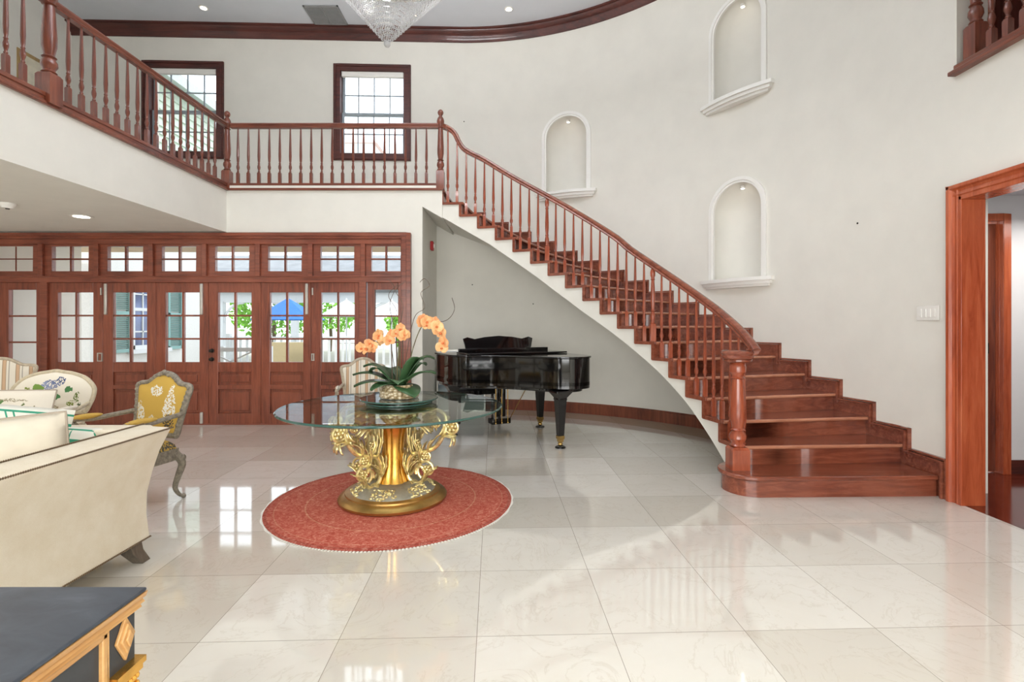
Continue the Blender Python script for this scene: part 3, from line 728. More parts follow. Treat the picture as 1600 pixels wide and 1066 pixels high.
# ================================================================ RUG, TABLE
TX, TYc = -.95, 4.10
k = N('round_rug_pile'); v = k.co(); s_ = k.n('ShaderNodeSeparateXYZ'); k.l(v, s_.inputs[0])
d = k.math('SQRT', k.math('ADD', k.math('MULTIPLY', s_.outputs[0], s_.outputs[0]), k.math('MULTIPLY', s_.outputs[1], s_.outputs[1])))
base = k.ramp(k.noise(v, 32, 4, .7, 1.5), [(.35, '#974238'), (.5, '#ba6455'), (.68, '#dba592')])
ring = k.ramp(d, [(0, '#c4604f'), (.64, '#b9503f'), (.645, '#d9a183'), (.655, '#d9a183'), (.66, '#c25a4a'), (.86, '#c25a4a'), (.865, '#cf9478'), (.875, '#b04a3c'), (.91, '#a84638'), (.915, '#7b2f2a'), (.93, '#8a352d')], 'CONSTANT')
k.bump(k.noise(v, 220, 2), .4, .004)
RUGM = k.fin(k.mix(.62, ring, base), .95, 0, .1)
m = M(); m.lathe([(.94, 0), (.945, .006), (.935, .012), (.0005, .012)], n=96)
o = m.build('round_rug', RUGM); o.location = (TX, TYc, .001); tag(o, 'round red patterned rug under the glass table', 'rug')
m = M()
for i in range(260):
    a = 2*pi*i/260; m.box(0, .022+.004*sin(i*7), -.006, .006, 0, .004); M_ = Matrix.Translation((.935*cos(a), .935*sin(a), 0)) @ Matrix.Rotation(a, 4, 'Z'); m.v[-8:] = [tuple(M_ @ Vector(p_)) for p_ in m.v[-8:]]
f = m.build('fringe', WHITE, o, smooth=0); f['kind'] = 'stuff'

t = thing('round_pedestal_table', 'round glass table on an ornate gold scroll pedestal in the middle of the hall', 'table', (TX, TYc, .013))
m = M(); m.lathe([(.40, 0), (.42, .012), (.425, .03), (.41, .05), (.385, .06), (.372, .066), (.37, .078), (.30, .09)], n=64); m.build('base_ring', BRONZE, t)
m = M(); m.lathe([(.345, .07), (.335, .082), (.26, .125), (.2, .14), (.15, .145)], n=64); bs = m.build('base_dome', SILV, t)
rn = random.Random(3)
for s_ in range(6):
    m = M(); ac = s_*pi/3+pi/6-.05
    for i in range(70):
        a = ac+rn.uniform(-.34, .34); q = rn.uniform(.23, .325); z = .125-(q-.26)*.573 if q > .26 else .125+(.26-q)*.25
        b_ = rn.uniform(0, pi); L = rn.uniform(.008, .017)
        m2 = M(); m2.ball((0, 0, 0), 1, 6, 4); m2.xf(Matrix.Translation((q*cos(a), q*sin(a), z+.003)) @ Matrix.Rotation(a+b_, 4, 'Z') @ Matrix.Diagonal((L, .0045, .006, 1))); m.add(m2.v, m2.f)
    m.build('gilt_ornament', GOLD2, bs)
m = M(); m.lathe([(.12, .14), (.105, .17), (.088, .22), (.078, .30), (.076, .40), (.084, .50), (.105, .58), (.14, .65), (.19, .70), (.22, .715)], n=96, flute=lambda a, z: 1+.16*(abs(cos(3*a+.0))**.7)-.05); m.build('column', GOLD, t)
m = M(); m.lathe([(.2, .70), (.30, .712), (.34, .718), (.34, .724), (.2, .724)], n=48); 
for i in range(22):
    a = 2*pi*i/22; m.ball((.32*cos(a), .32*sin(a), .708), .03, 8, 5, sz=.7)
m.build('crown_plate', GOLD2, t)
def spiral(c, r0, r1, a0, turns, n=22):
    return [Vector((c[0]+(r0+(r1-r0)*i/n)*cos(a0+turns*2*pi*i/n), c[1]+(r0+(r1-r0)*i/n)*sin(a0+turns*2*pi*i/n))) for i in range(n+1)]
def rz3(pts, y=0): return [(p_[0], y, p_[1]) for p_ in pts]
def leafm(m, base, tip, wid, lift, bend=.0):
    base, tip = Vector(base), Vector(tip); d_ = tip-base; sd = Vector((0, 1, 0)); up = d_.cross(sd).normalized()*lift
    rows = []
    for i in range(7):
        u = i/6; c_ = base+d_*u+up*sin(pi*u)+Vector((0, bend*u*u, 0)); w_ = wid*sin(pi*min(1, u*.92+.08))**.7*(1+.25*sin(u*17))
        rows += [c_-sd*w_-up*.25, c_+up*.15, c_+sd*w_-up*.25]
    f_ = []
    for i in range(6):
        for q in (0, 1): f_.append((i*3+q, i*3+q+1, i*3+q+4, i*3+q+3))
    m.add(rows, f_)
def arm(ang):
    m = M()
    S1 = smoothpath([(.20, 0, .715), (.33, 0, .725), (.425, 0, .70), (.455, 0, .63), (.43, 0, .53), (.36, 0, .43), (.26, 0, .385), (.185, 0, .37), (.14, 0, .32), (.125, 0, .24), (.14, 0, .17), (.19, 0, .135), (.25, 0, .155), (.275, 0, .22), (.24, 0, .27), (.20, 0, .25), (.20, 0, .21)], 5)
    m.tube(S1, lambda u: .017-.006*abs(u-.4), 8, up=(0, 1, 0))
    m.tube(rz3(spiral((.50, .60), .075, .02, 1.9, 1.35)), lambda u: .013-.005*u, 8, up=(0, 1, 0))
    m.tube(rz3(spiral((.29, .25), .085, .02, -2.2, -1.2)), lambda u: .013-.005*u, 8, up=(0, 1, 0))
    m.tube(rz3(spiral((.28, .36), .055, .015, 2.8, 1.2)), lambda u: .011-.004*u, 8, up=(0, 1, 0))
    m.tube(rz3(spiral((.36, .62), .055, .012, 2.8, -1.3)), lambda u: .012-.005*u, 8, up=(0, 1, 0))
    br_ = m.build('scroll_bracket', GOLD2, t); br_.rotation_euler[2] = ang
    m = M()
    for c_, r_ in (((.50, 0, .60), .042), ((.29, 0, .25), .036), ((.28, 0, .36), .03), ((.36, 0, .62), .03), ((.20, 0, .46), .028)):
        m.ball(c_, r_*.5, 8, 6)
        for i in range(6):
            a = 2*pi*i/6
            for y_ in (-1, 1): m.ball((c_[0]+r_*.72*cos(a), y_*.012, c_[2]+r_*.72*sin(a)), r_*.36, 7, 5)
    for b_, p_, w_ in (((.40, 0, .50), (.53, 0, .52), .03), ((.3, 0, .40), (.36, 0, .5), .028), ((.23, 0, .375), (.20, 0, .56), .035), ((.17, 0, .36), (.155, 0, .62), .035),
                       ((.26, 0, .16), (.37, 0, .27), .025), ((.16, 0, .16), (.2, 0, .10), .03), ((.14, 0, .22), (.23, 0, .33), .03), ((.24, 0, .30), (.27, 0, .46), .022), ((.50, 0, .53), (.515, 0, .45), .022),
                       ((.44, 0, .6), (.40, 0, .52), .025), ((.2, 0, .62), (.33, 0, .54), .03), ((.13, 0, .2), (.115, 0, .38), .03)):
        leafm(m, b_, p_, w_, .018); leafm(m, (b_[0], .02, b_[2]), (p_[0]*.97, .055, p_[2]), w_*.7, .016); leafm(m, (b_[0], -.02, b_[2]), (p_[0]*.97, -.055, p_[2]), w_*.7, .016)
    lf = m.build('acanthus_leaves', GOLD2, br_, smooth=60); so = lf.modifiers.new('s', 'SOLIDIFY'); so.thickness = .006
for a_ in (-14, 62, 172, 232): arm(R(a_))
m = M(); m.lathe([(.862, .728), (.872, .734), (.872, .741), (.862, .747)], n=128)
m.f = m.f[:-2]; m.build('glass_edge', GEDGE, t)
m = M()
for z in (.728, .747): m.lathe([(.8615, z), (.0005, z)], n=128); m.f = m.f[:-2]
m.build('glass_top', TGL, t)
gz = .013+.747
# raised round glass tray
TR = (-.93, 4.22)
t = thing('glass_lazy_susan', 'small round glass turntable on the glass table under the orchids', 'tray', (TR[0], TR[1], gz))
for nm_, r_, z0, z1 in (('lower_disc', .27, .002, .014), ('upper_disc', .315, .032, .044)):
    m = M(); m.lathe([(r_-.004, z0), (r_, z0+.003), (r_, z1-.003), (r_-.004, z1)], n=96); m.f = m.f[:-2]; e = m.build(nm_, GEDGE, t)
    m = M()
    for z in (z0, z1): m.lathe([(r_-.004, z), (.0005, z)], n=96); m.f = m.f[:-2]
    m.build('glass_face', TGL, e)
m = M(); m.lathe([(.07, .014), (.07, .032)], n=32); m.build('bearing', STEEL, t)
# orchids
ot = thing('potted_orchids', 'peach orchids with curly twigs in a low shell-like bowl on the glass table', 'plant', (TR[0]+.005, TR[1]-.02, gz+.045))
k = N('shell_weave'); vo = k.n('ShaderNodeTexVoronoi'); vo.inputs['Scale'].default_value = 38; k.l(k.co((1, 1, 1.6)), vo.inputs['Vector'])
SHELL = k.fin(k.ramp(vo.outputs['Distance'], [(.1, '#efe6d2'), (.55, '#b59f78'), (.8, '#7a6748')]), .5); 
m = M(); m.lathe([(.10, 0), (.15, .005), (.158, .02), (.15, .035), (.155, .05), (.15, .07), (.125, .10), (.115, .11), (.10, .10), (.02, .10)], n=64, flute=lambda a, z: 1+.03*cos(20*a)); m.build('bowl', SHELL, ot)
LEAF = plain('orchid_leaf_green', '#3f5f3c', .3, var=.25, sc=7); PET = None
k = N('peach_petal'); oi = k.n('ShaderNodeObjectInfo'); PET = k.fin(k.mix(.55, k.ramp(k.noise(k.co(), 45, 2), [(.35, '#e8935c'), (.55, '#f6bd88'), (.75, '#fbdcb0')]), k.ramp(oi.outputs['Random'], [(0, '#ec9a66'), (.5, '#f3bb80'), (1, '#f7d596')])), .6)
STEM = plain('stem_green_brown', '#6d6a48', .6); TWIG = plain('brown_twig', '#5d4a3c', .7)
for i, (a, L, w_, rise, dr) in enumerate(((175, .42, .05, .14, .02), (200, .38, .055, .10, -.06), (160, .30, .05, .22, .0), (10, .30, .06, .26, .12), (-15, .34, .05, .14, .05), (-50, .26, .075, .06, -.13), (-80, .22, .05, .10, -.02), (235, .30, .05, .08, -.07), (50, .30, .05, .22, .06), (120, .3, .05, .16, .05), (185, .3, .05, .2, .08), (-25, .24, .06, .24, .14))):
    m = M(); a = R(a); rows = []
    for q in range(9):
        u = q/8; rr = .03+L*.86*u; z = .10+rise*.62*sin(pi*min(u*.75, 1))+(dr)*u*.8; ww = w_*1.45*sin(pi*min(1, .12+u*.86))**.6
        c_ = Vector((rr*cos(a), rr*sin(a), z)); sd = Vector((-sin(a), cos(a), 0)); rows += [c_-sd*ww+Vector((0, 0, .014)), c_, c_+sd*ww+Vector((0, 0, .014))]
    m.add(rows, [(j*3+s_, j*3+s_+1, j*3+s_+4, j*3+s_+3) for j in range(8) for s_ in (0, 1)])
    o = m.build('leaf', LEAF, ot, smooth=80); so = o.modifiers.new('s', 'SOLIDIFY'); so.thickness = .004
def stem(pts, r_=.004, name='stem', mat=STEM):
    m = M(); P = smoothpath(pts, 6); m.tube(P, r_, 6); m.build(name, mat, ot); return P
s1 = stem([(-.02, 0, .1), (-.01, 0, .3), (0, 0, .42), (-.01, -.02, .50), (-.09, -.04, .50), (-.18, -.06, .45), (-.27, -.08, .37)])
s3 = stem([(.0, .03, .1), (.0, .03, .35), (.0, .03, .48), (.05, .03, .53), (.02, .0, .50)])
s2 = stem([(.06, 0, .1), (.09, 0, .3), (.13, 0, .46), (.19, 0, .585), (.27, -.01, .60), (.33, -.02, .54), (.35, -.03, .40)])
for x in (-.06, -.02, .03): stem([(x, .02, .1), (x-.01, .02, .55+x)], .0045, 'stake', TWIG)
for P in ([(.02, .03, .1), (.06, .04, .4), (.12, .03, .66), (.2, .05, .74), (.17, .04, .86), (.24, .05, .92), (.2, .05, .98), (.16, .05, .95)], [(.03, 0, .1), (.12, 0, .42), (.2, 0, .6), (.38, 0, .63), (.45, .02, .72), (.43, .02, .82)],
          [(-.02, .05, .1), (-.04, .06, .5), (-.09, .05, .75), (-.05, .05, .9), (-.11, .05, .98)], [(-.0, .05, .1), (-.02, .06, .5), (.02, .05, .75), (-.04, .05, .88), (.03, .05, .95)], [(-.03, .05, .1), (-.09, .06, .55), (-.03, .05, .7), (-.1, .05, .84), (-.02, .04, .93)]):
    stem(P, .0025, 'twig', TWIG)
def flower_mesh():
    m = M()
    for i, (a, L, w_) in enumerate(((90, .042, .02), (215, .042, .02), (325, .042, .02), (8, .044, .03), (172, .044, .03))):
        a = R(a); d_ = Vector((cos(a), 0, sin(a))); sd = Vector((-sin(a), 0, cos(a))); rows = []
        for q in range(5):
            u = q/4; ww = w_*sin(pi*min(1, .15+u*.8))**.6; c_ = d_*(L*u)+Vector((0, -.012*sin(u*2.4)+(.004 if i < 3 else 0), 0)); rows += [c_-sd*ww, c_, c_+sd*ww]
        m.add(rows, [(j*3+s_, j*3+s_+1, j*3+s_+4, j*3+s_+3) for j in range(4) for s_ in (0, 1)])
    return m
fm = flower_mesh(); lip = M(); lip.ball((0, -.014, -.006), .008, 8, 5, 1, 1.6, 1); LIPM = plain('orange_orchid_lip', '#e07c48', .5)
f0 = fm.build('flower', PET, ot, smooth=80); l0 = lip.build('lip', LIPM, f0)
rn = random.Random(5); first = True
spots_ = [(s1, u) for u in (.56, .61, .66, .71, .76, .81, .85, .89, .93, .97, .995)]+[(s3, u) for u in (.62, .7, .78, .86, .93, .99)]+[(s2, u) for u in (.5, .55, .6, .65, .7, .75, .8, .85, .9, .95, .99)]
for P, u in spots_:
    p_ = P[int(u*(len(P)-1))]; f = f0 if first else dup(f0, ot); first = False
    f.location = (p_.x+rn.uniform(-.035, .035), p_.y+rn.uniform(-.05, 0), p_.z+rn.uniform(-.035, .04)); f.rotation_euler = (rn.uniform(-.5, .3), rn.uniform(-.5, .5), rn.uniform(-.9, .9)); s_ = rn.uniform(1.0, 1.3); f.scale = (s_, s_, s_)
# ================================================================ PIANO
k_ = Vector((.902, .432, 0)); vt = Vector((.432, -.902, 0)); P0 = Vector((-.185, 6.77, 0))
ang = math.atan2(k_.y, k_.x)
pt = thing('grand_piano', 'black lacquered baby grand piano under the curved stairs', 'piano', P0, ang)
# local: x = k_ (u), y = -vt
def outline(off=0):
    pts = [(.74+off, .34+off), (.74+off, -.85), (.735+off, -.98), (.70+off*.8, -1.10-off*.7), (.62, -1.20-off), (.50, -1.245-off), (.36, -1.23-off), (.24-off*.5, -1.16-off), (.12-off*.7, -1.03-off*.7), (.0-off*.7, -.86-off*.7), (-.13-off*.7, -.70-off*.7), (-.28-off*.5, -.57-off), (-.45-off*.4, -.47-off), (-.62-off*.6, -.38-off*.8), (-.71-off, -.28-off*.4), (-.74-off, -.15), (-.74-off, .34+off)]
    P = [pts[0], pts[1]]+[tuple(p_)[:2] for p_ in smoothpath([(a, b, 0) for a, b in pts[1:-1]], 5)[1:]]+[pts[-1]]
    return P[::-1]
O = outline()
m = M(); m.prism([p_ for p_ in O], .70, .74)   # soundboard/bottom
O2 = [p_ for p_ in O if p_[1] < .0]
m.build('bottom_board', BLACK, pt)
m = M(); pth = [(p_[0], p_[1], 0) for p_ in O2]; pth = [(-.74, .34, 0), (-.74, .02, 0)]+pth[1:-1]+[(.74, .02, 0), (.74, .34, 0)]
m.sweep(pth, [(-.0, .66), (.045, .66), (.045, .655), (-.004, .655), (-.004, .66), (0, .66)][:0] or [(-.04, .665), (0, .665), (0, 1.015), (-.04, 1.015)]); m.build('rim', BLACK, pt, smooth=50, bevel=.004)
m = M(); m.prism(outline(.018), 1.017, 1.037); m.build('lid', BLACK, pt, bevel=.006)
m = M(); m.box(-.6, .76, -.50, -.06, 1.04, 1.06); m.box(-.58, .70, -.10, -.06, 1.06, 1.10); m.build('folded_front_lid', BLACK, pt, bevel=.005)
pts = [(-.46, 0), (-.50, .17), (-.44, .19), (-.34, .165), (-.2, .19), (0, .205), (.2, .19), (.34, .165), (.44, .19), (.50, .17), (.46, 0)]
m = M(); m.extrude(pts[::-1], (0, -.05, 1.055), (1, 0, 0), (0, .12, .99), (0, .018, 0)); m.build('music_desk', BLACK, pt, bevel=.004)
m = M(); m.box(-.70, .70, .02, .36, .62, .70); m.box(-.60, .60, .33, .36, .70, .73); m.build('key_bed', BLACK, pt, bevel=.006)
m = M(); m.box(-.60, .60, .14, .33, .70, .735); m.build('white_keys', WHITE, pt)
m = M()
for i in range(51):
    if i % 7 in (0, 1, 3, 4, 5): m.box(-.60+(i+1)*1.2/52-.005, -.60+(i+1)*1.2/52+.005, .14, .27, .735, .75)
m.build('black_keys', BLACK, pt)
m = M(); m.box(-.60, .60, .10, .14, .70, .90); m.build('fallboard', BLACK, pt)
m = M(); m.box(-.62, .62, .0, .1, .9, 1.015); m.box(-.70, -.60, .1, .36, .70, .90); m.box(.60, .70, .1, .36, .70, .90); m.build('key_block', BLACK, pt, bevel=.006)
def ploc(X, Y):
    d_ = Vector((X, Y, 0))-P0; return (d_.dot(k_), d_.dot(-vt))
for (X, Y) in ((.55, 5.83), (.385, 7.02), (-.75, 6.5)):
    lx, ly = ploc(X, Y)
    m = M(); m.sq([(.10, .655), (.10, .635), (.075, .60), (.055, .57), (.06, .56), (.054, .54), (.034, .14)][::-1], (lx, ly, 0)); lg = m.build('leg', BLACK, pt, bevel=.006)
    m = M(); m.sq([(.026, .07), (.028, .10), (.036, .105), (.036, .14), (.03, .145)], (lx, ly, 0)); m.ball((lx, ly, .045), .03, 12, 8); m.build('caster', BRASS, lg)
    m = M(); m.lathe([(.05, 0), (.062, .003), (.062, .012), (.05, .02), (.035, .014)], (lx, ly, 0), 24); m.build('caster_cup', BLACK, lg)
lx, ly = ploc(-.17, 7.0)
m = M(); m.box(lx-.15, lx+.15, ly-.06, ly+.06, .62, .67); m.box(lx-.06, lx-.01, ly-.03, ly+.03, .15, .64); m.box(lx+.03, lx+.08, ly-.03, ly+.03, .15, .64); m.box(lx-.14, lx+.14, ly-.07, ly+.08, .055, .13)
ly_ = m.build('pedal_lyre', BLACK, pt, bevel=.01)
m = M()
for q in (-.09, 0, .09): m.tube([(lx+q, ly-.075, .06), (lx+q, ly-.072, .64)], .006, 8); m.box(lx+q-.012, lx+q+.012, ly+.06, ly+.17, .075, .085); m.ball((lx+q, ly-.08, .075), .012, 8, 5)
m.tube([(lx+.14, ly-.02, .1), (lx+.2, ly-.5, .66)], .006, 8); m.build('pedal_rod', BRASS, ly_)
m = M(); m.prism([(p_[0]*.86+.03, p_[1]*.93-.02) for p_ in outline()], .625, .665); m.build('belly_frame', BLACK, pt, bevel=.01)
# bench
bt = thing('piano_bench', 'black piano bench behind the piano with turned legs', 'bench', (-.52, 7.48, 0), ang)
m = M(); m.box(-.36, .36, -.17, .17, .40, .47); m.build('frame', BLACK, bt, bevel=.008)
m = M(); m.box(-.35, .35, -.16, .16, .471, .51); m.build('seat', plain('black_leather', '#151314', .4), bt, bevel=.015)
for sx in (-1, 1):
    for sy in (-1, 1):
        m = M(); m.lathe([(.012, 0), (.02, .02), (.013, .05), (.02, .07), (.024, .12), (.02, .2), (.026, .3), (.018, .34), (.028, .37), (.028, .41)], (sx*.31, sy*.13, 0), 12); m.build('leg', BLACK, bt)
# framed picture leaning on the wall
pc = thing('framed_picture', 'silver framed picture leaning against the wall behind the piano', 'picture', (-.83, 8.30, 0))
m = M(); W2, HH = .40, 1.0
m.box(-W2, -W2+.025, 0, .025, 0, HH); m.box(W2-.025, W2, 0, .025, 0, HH); m.box(-W2+.025, W2-.025, 0, .025, 0, .025); m.box(-W2+.025, W2-.025, 0, .025, HH-.025, HH)
fr = m.build('frame', STEEL, pc, bevel=.003)
k = N('pale_landscape_print'); s_ = k.n('ShaderNodeSeparateXYZ'); k.l(k.co(), s_.inputs[0])
zz = k.math('ADD', s_.outputs[2], k.math('MULTIPLY', k.noise(k.co(), 6), .25))
PRT = k.fin(k.ramp(zz, [(.3, '#8f9a93'), (.55, '#5a6a72'), (.6, '#e3e7ea'), (.8, '#cfd9e0'), (1, '#f3f5f6')]), .2)
m = M(); m.box(-W2+.02, W2-.02, .01, .02, .02, HH-.02); m.build('print', PRT, pc)
pc.rotation_euler[0] = -R(6)
# ================================================================ LIVING AREA
NAIL = plain('bronze_nailheads', '#6d5a45', .4, .7)
k = N('cream_linen'); v = k.co((1, 1, 1)); f = k.noise(k.co((60, 60, 260)), 3, 3)
LINEN = k.fin(k.ramp(k.mix(.5, f, k.noise(v, 9, 3)), [(.35, '#e4d8c0'), (.7, '#f3ebda')]), .9, 0, .2)
GREYW2 = wood('grey_brown_leg', '#4d443a', '#6b6053', '#83786a', 'z', .4)
sf = thing('sofa', 'cream linen sofa with nailhead trim seen from behind', 'sofa', (-2.6, 2.0, 0))
ya, yb = .95, 3.07
outer = [(-2.17, .125), (-2.19, .28), (-2.185, .40), (-2.155, .52), (-2.11, .65), (-2.045, .775), (-2.05, .787)]
inner = [(-2.235, .80), (-2.26, .79), (-2.32, .66), (-2.36, .50), (-2.38, .40), (-2.38, .125)]
poly = outer+inner
m = M(); m.extrude(poly, (0, ya, 0), (1, 0, 0), (0, 0, 1), (0, yb-ya, 0)); m.build('back', LINEN, sf, world=True, bevel=.012)
# arms: flare at far end
for (y0, y1, sgn) in ((yb-.17, yb, 1), (ya, ya+.17, -1)):
    m = M(); ye, yi = (yb, yb-.15) if sgn > 0 else (ya, ya+.15)
    ap = [(ye, .125), (ye+sgn*.01, .4), (ye+sgn*.03, .6), (ye+sgn*.06, .79), (yi, .80), (yi-sgn*.01, .4), (yi-sgn*.01, .125)]
    m.extrude(ap, (-3.05, 0, 0), (0, 1, 0), (0, 0, 1), (.86, 0, 0)); m.build('arm', LINEN, sf, world=True, bevel=.012)
m = M(); m.box(-3.06, -2.36, ya+.14, yb-.14, .125, .36); m.build('seat_base', LINEN, sf, world=True, bevel=.02)
for i in range(2):
    m = M(); a = ya+.15+i*.91; m.box(-3.09, -2.40, a, a+.905, .365, .50); m.build('seat_cushion', LINEN, sf, world=True, bevel=.04)
m = M()
def nails(m, a, b, n):
    a, b = Vector(a), Vector(b)
    for i in range(n): p_ = a+(b-a)*(i/(n-1)); m.octa(p_, .0065)
for a_, b_ in (((-2.046, ya, .783), (-2.046, yb+.02, .783)), ((-2.225, ya, .803), (-2.225, yb+.02, .803)), ((-2.168, ya, .135), (-2.168, yb, .135))):
    m = M(); nails(m, a_, b_, 200); m.tube([a_, b_], .003, 5); m.build('nailhead_trim', NAIL, sf, world=True, smooth=60)
for (x, y, s_) in ((-2.24, yb-.08, 1), (-2.24, ya+.08, 1), (-3.0, yb-.08, -1), (-3.0, ya+.08, -1)):
    m = M(); vs = []
    for (z, o_, h_) in ((.128, 0, .045), (.07, .012, .04), (.0, .045, .032)):
        for q in ((-1, -1), (1, -1), (1, 1), (-1, 1)): vs.append((x+s_*o_+q[0]*h_, y+o_*(1 if y > 2 else -1)+q[1]*h_, z))
    m.add(vs, [(0, 1, 2, 3), (8, 9, 10, 11)]+[(r_*4+i, r_*4+(i+1) % 4, r_*4+4+(i+1) % 4, r_*4+4+i) for r_ in (0, 1) for i in range(4)]); m.build('leg', GREYW2, sf, world=True, bevel=.004)

def pillow(name, label, mat, loc, rot, w_, h_, t_, piping=None, stripes=None):
    m = M(); n = 14; vs = []; fs = []
    for side in (-1, 1):
        for i in range(n+1):
            for j in range(n+1):
                a, b = -1+2*i/n, -1+2*j/n
                e = (1-abs(a)**2.6)*(1-abs(b)**2.6); pin = 1-.06*(1-abs(a))*abs(b)**3-0.0
                px_ = a*(1-.05*(1-b*b)*abs(a)-.05*a*a*b*b); pz = b*(1-.05*(1-a*a)*abs(b)-.05*a*a*b*b)
                vs.append((px_*w_/2, side*t_/2*max(e, 0)**.45, pz*h_/2+h_/2))
    q = (n+1)**2
    for s_ in (0, 1):
        for i in range(n):
            for j in range(n): fs.append((s_*q+i*(n+1)+j, s_*q+i*(n+1)+j+1, s_*q+(i+1)*(n+1)+j+1, s_*q+(i+1)*(n+1)+j))
    m.add(vs, fs)
    o = m.build(name, mat, origin=False, smooth=80); o.location = loc; o.rotation_euler = rot
    tag(o, label, 'pillow')
    if piping:
        bd = []
        for a, b in [(i/8-1, -1) for i in range(16)]+[(1, i/8-1) for i in range(16)]+[(1-i/8, 1) for i in range(16)]+[(-1, 1-i/8) for i in range(16)]:
            px_ = a*(1-.05*(1-b*b)*abs(a)-.05*a*a*b*b); pz = b*(1-.05*(1-a*a)*abs(b)-.05*a*a*b*b); bd.append((px_*w_/2, 0, pz*h_/2+h_/2))
        m = M(); m.tube(bd, .007, 6, closed=True, up=(0, 1, .01)); m.build('piping', piping, o)
    return o
PILW = plain('cream_velvet', '#dad1bf', .85, var=.04, sc=14)
PIPE = plain('taupe_piping', '#a99c8c', .8)
def band(k, x, c, w_): return k.math('LESS_THAN', k.math('ABSOLUTE', k.math('SUBTRACT', x, c)), w_)
def trellis(name, za, zb):
    k = N(name); v = k.co(); s_ = k.n('ShaderNodeSeparateXYZ'); k.l(v, s_.inputs[0])
    b1 = band(k, s_.outputs[2], zb, .006); b2 = band(k, s_.outputs[2], za, .011)
    inb = k.math('MULTIPLY', k.math('GREATER_THAN', s_.outputs[2], za), k.math('LESS_THAN', s_.outputs[2], zb))
    fx = k.math('FRACT', k.math('MULTIPLY', k.math('ADD', s_.outputs[0], k.math('MULTIPLY', s_.outputs[2], .5)), 6))
    bars = k.math('MULTIPLY', inb, k.math('MAXIMUM', band(k, fx, .3, .025), band(k, fx, .5, .025)))
    return k.fin(k.mix(k.math('MAXIMUM', k.math('MAXIMUM', b1, b2), bars), '#eceadf', '#3f9a7c'), .9, 0, .2)
TREL = trellis('white_green_trellis', .27, .34); TREL1 = trellis('white_green_trellis_high', .375, .435)
pillow('throw_pillow', 'large cream velvet pillow with taupe piping on the sofa', PILW, (-2.50, 2.44, .49), (R(-12), R(-3), R(41)), .64, .46, .18, PIPE)
pillow('throw_pillow', 'white pillow with green trellis band standing behind the cream velvet pillow', TREL1, (-2.86, 2.76, .50), (R(-12), R(11), R(32)), .62, .48, .15)
pillow('throw_pillow', 'small white pillow with green trellis band against the far sofa arm', TREL, (-2.62, 2.84, .48), (R(-26), 0, R(-12)), .50, .37, .14)

# ---- carved armchairs
def spots_mat(name, base, spots, rough=.8, nz=.02, coord='Object', extra=None):
    k = N(name); v = k.co(); nz_ = k.n('ShaderNodeTexNoise'); nz_.inputs['Scale'].default_value = 22; k.l(v, nz_.inputs['Vector'])
    vm = k.n('ShaderNodeVectorMath', operation='MULTIPLY_ADD'); k.l(nz_.outputs['Color'], vm.inputs[0]); vm.inputs[1].default_value = (nz*3,)*3; k.l(v, vm.inputs[2])
    ad = k.n('ShaderNodeVectorMath', operation='ADD'); k.l(vm.outputs[0], ad.inputs[0]); ad.inputs[1].default_value = (-nz*1.5,)*3
    col = base if isinstance(base, str) else base(k)
    for (x, z, sx, sz, c_) in spots:
        sc = k.n('ShaderNodeVectorMath', operation='MULTIPLY'); sb = k.n('ShaderNodeVectorMath', operation='SUBTRACT'); sb.inputs[1].default_value = (x, 0, z); k.l(ad.outputs[0], sb.inputs[0])
        k.l(sb.outputs[0], sc.inputs[0]); sc.inputs[1].default_value = (1/sx, 0, 1/sz); ln = k.n('ShaderNodeVectorMath', operation='LENGTH'); k.l(sc.outputs[0], ln.inputs[0])
        mk = k.math('LESS_THAN', ln.outputs['Value'], 1.0)
        if c_.startswith('~'): c_ = c_[1:]; mk = k.math('MULTIPLY', mk, k.math('GREATER_THAN', k.noise(v, 70, 2), .47))
        col = k.mix(mk, col, c_)
    return k.fin(col, rough, 0, .2)
fl = [(-.22, .70, .03, .07, '~#7d8a3d'), (-.26, .60, .02, .05, '~#5d6b35'), (.02, .80, .09, .045, '~#6a759a'), (-.05, .76, .06, .05, '~#8792b3'), (.08, .83, .05, .03, '~#4d5a80'), (-.12, .76, .045, .03, '#7a9a4c'), (.17, .74, .04, .028, '#4f8050'), (-.08, .68, .04, .03, '#568453'), (.06, .67, .036, .03, '#4f8050'), (-.2, .65, .045, .04, '~#a77aa0'),
      (.25, .66, .02, .06, '~#6b7a3d'), (.2, .60, .04, .03, '~#7d8a3d'), (0, .56, .10, .02, '~#8f7f5d'), (-.24, .52, .04, .02, '~#7a9a4d'), (.28, .56, .02, .04, '~#4d5a35')]
FLOR = spots_mat('floral_linen', '#ece5d6', fl)
fl2 = [(-.12, .20, .05, .03, '~#96608a'), (-.06, .24, .04, .02, '#5d7f4a'), (.0, .17, .03, .02, '#4a7f45'), (.06, .10, .02, .06, '~#7d8a4d'), (.14, .18, .02, .05, '~#5d6b35'), (-.2, .08, .05, .025, '~#8f9a6d'), (.22, .12, .03, .07, '~#9a8f6d'), (-.02, .25, .2, .012, '~#a0957a')]
FLOR2 = spots_mat('floral_linen_pillow', '#e9e1d2', fl2)
toil = [(-.02, .86, .075, .04, '~#e9e6dc'), (.15, .73, .06, .14, '~#e9e6dc'), (.16, .62, .05, .06, '~#4d4a45'), (-.16, .64, .05, .09, '~#e4e1d6'), (-.2, .72, .03, .05, '~#dcd8ca'), (.14, .85, .03, .05, '~#e9e6dc'), (.02, .5, .09, .05, '~#ede9da'), (-.02, .62, .03, .05, '~#d5cfbb')]
TOIL = spots_mat('yellow_toile', '#cba650', toil)
TOIL2 = spots_mat('yellow_toile_seat', '#cba650', [(0, .46, .12, .1, '~#ede9da'), (.2, .42, .08, .05, '~#5d5a50')])
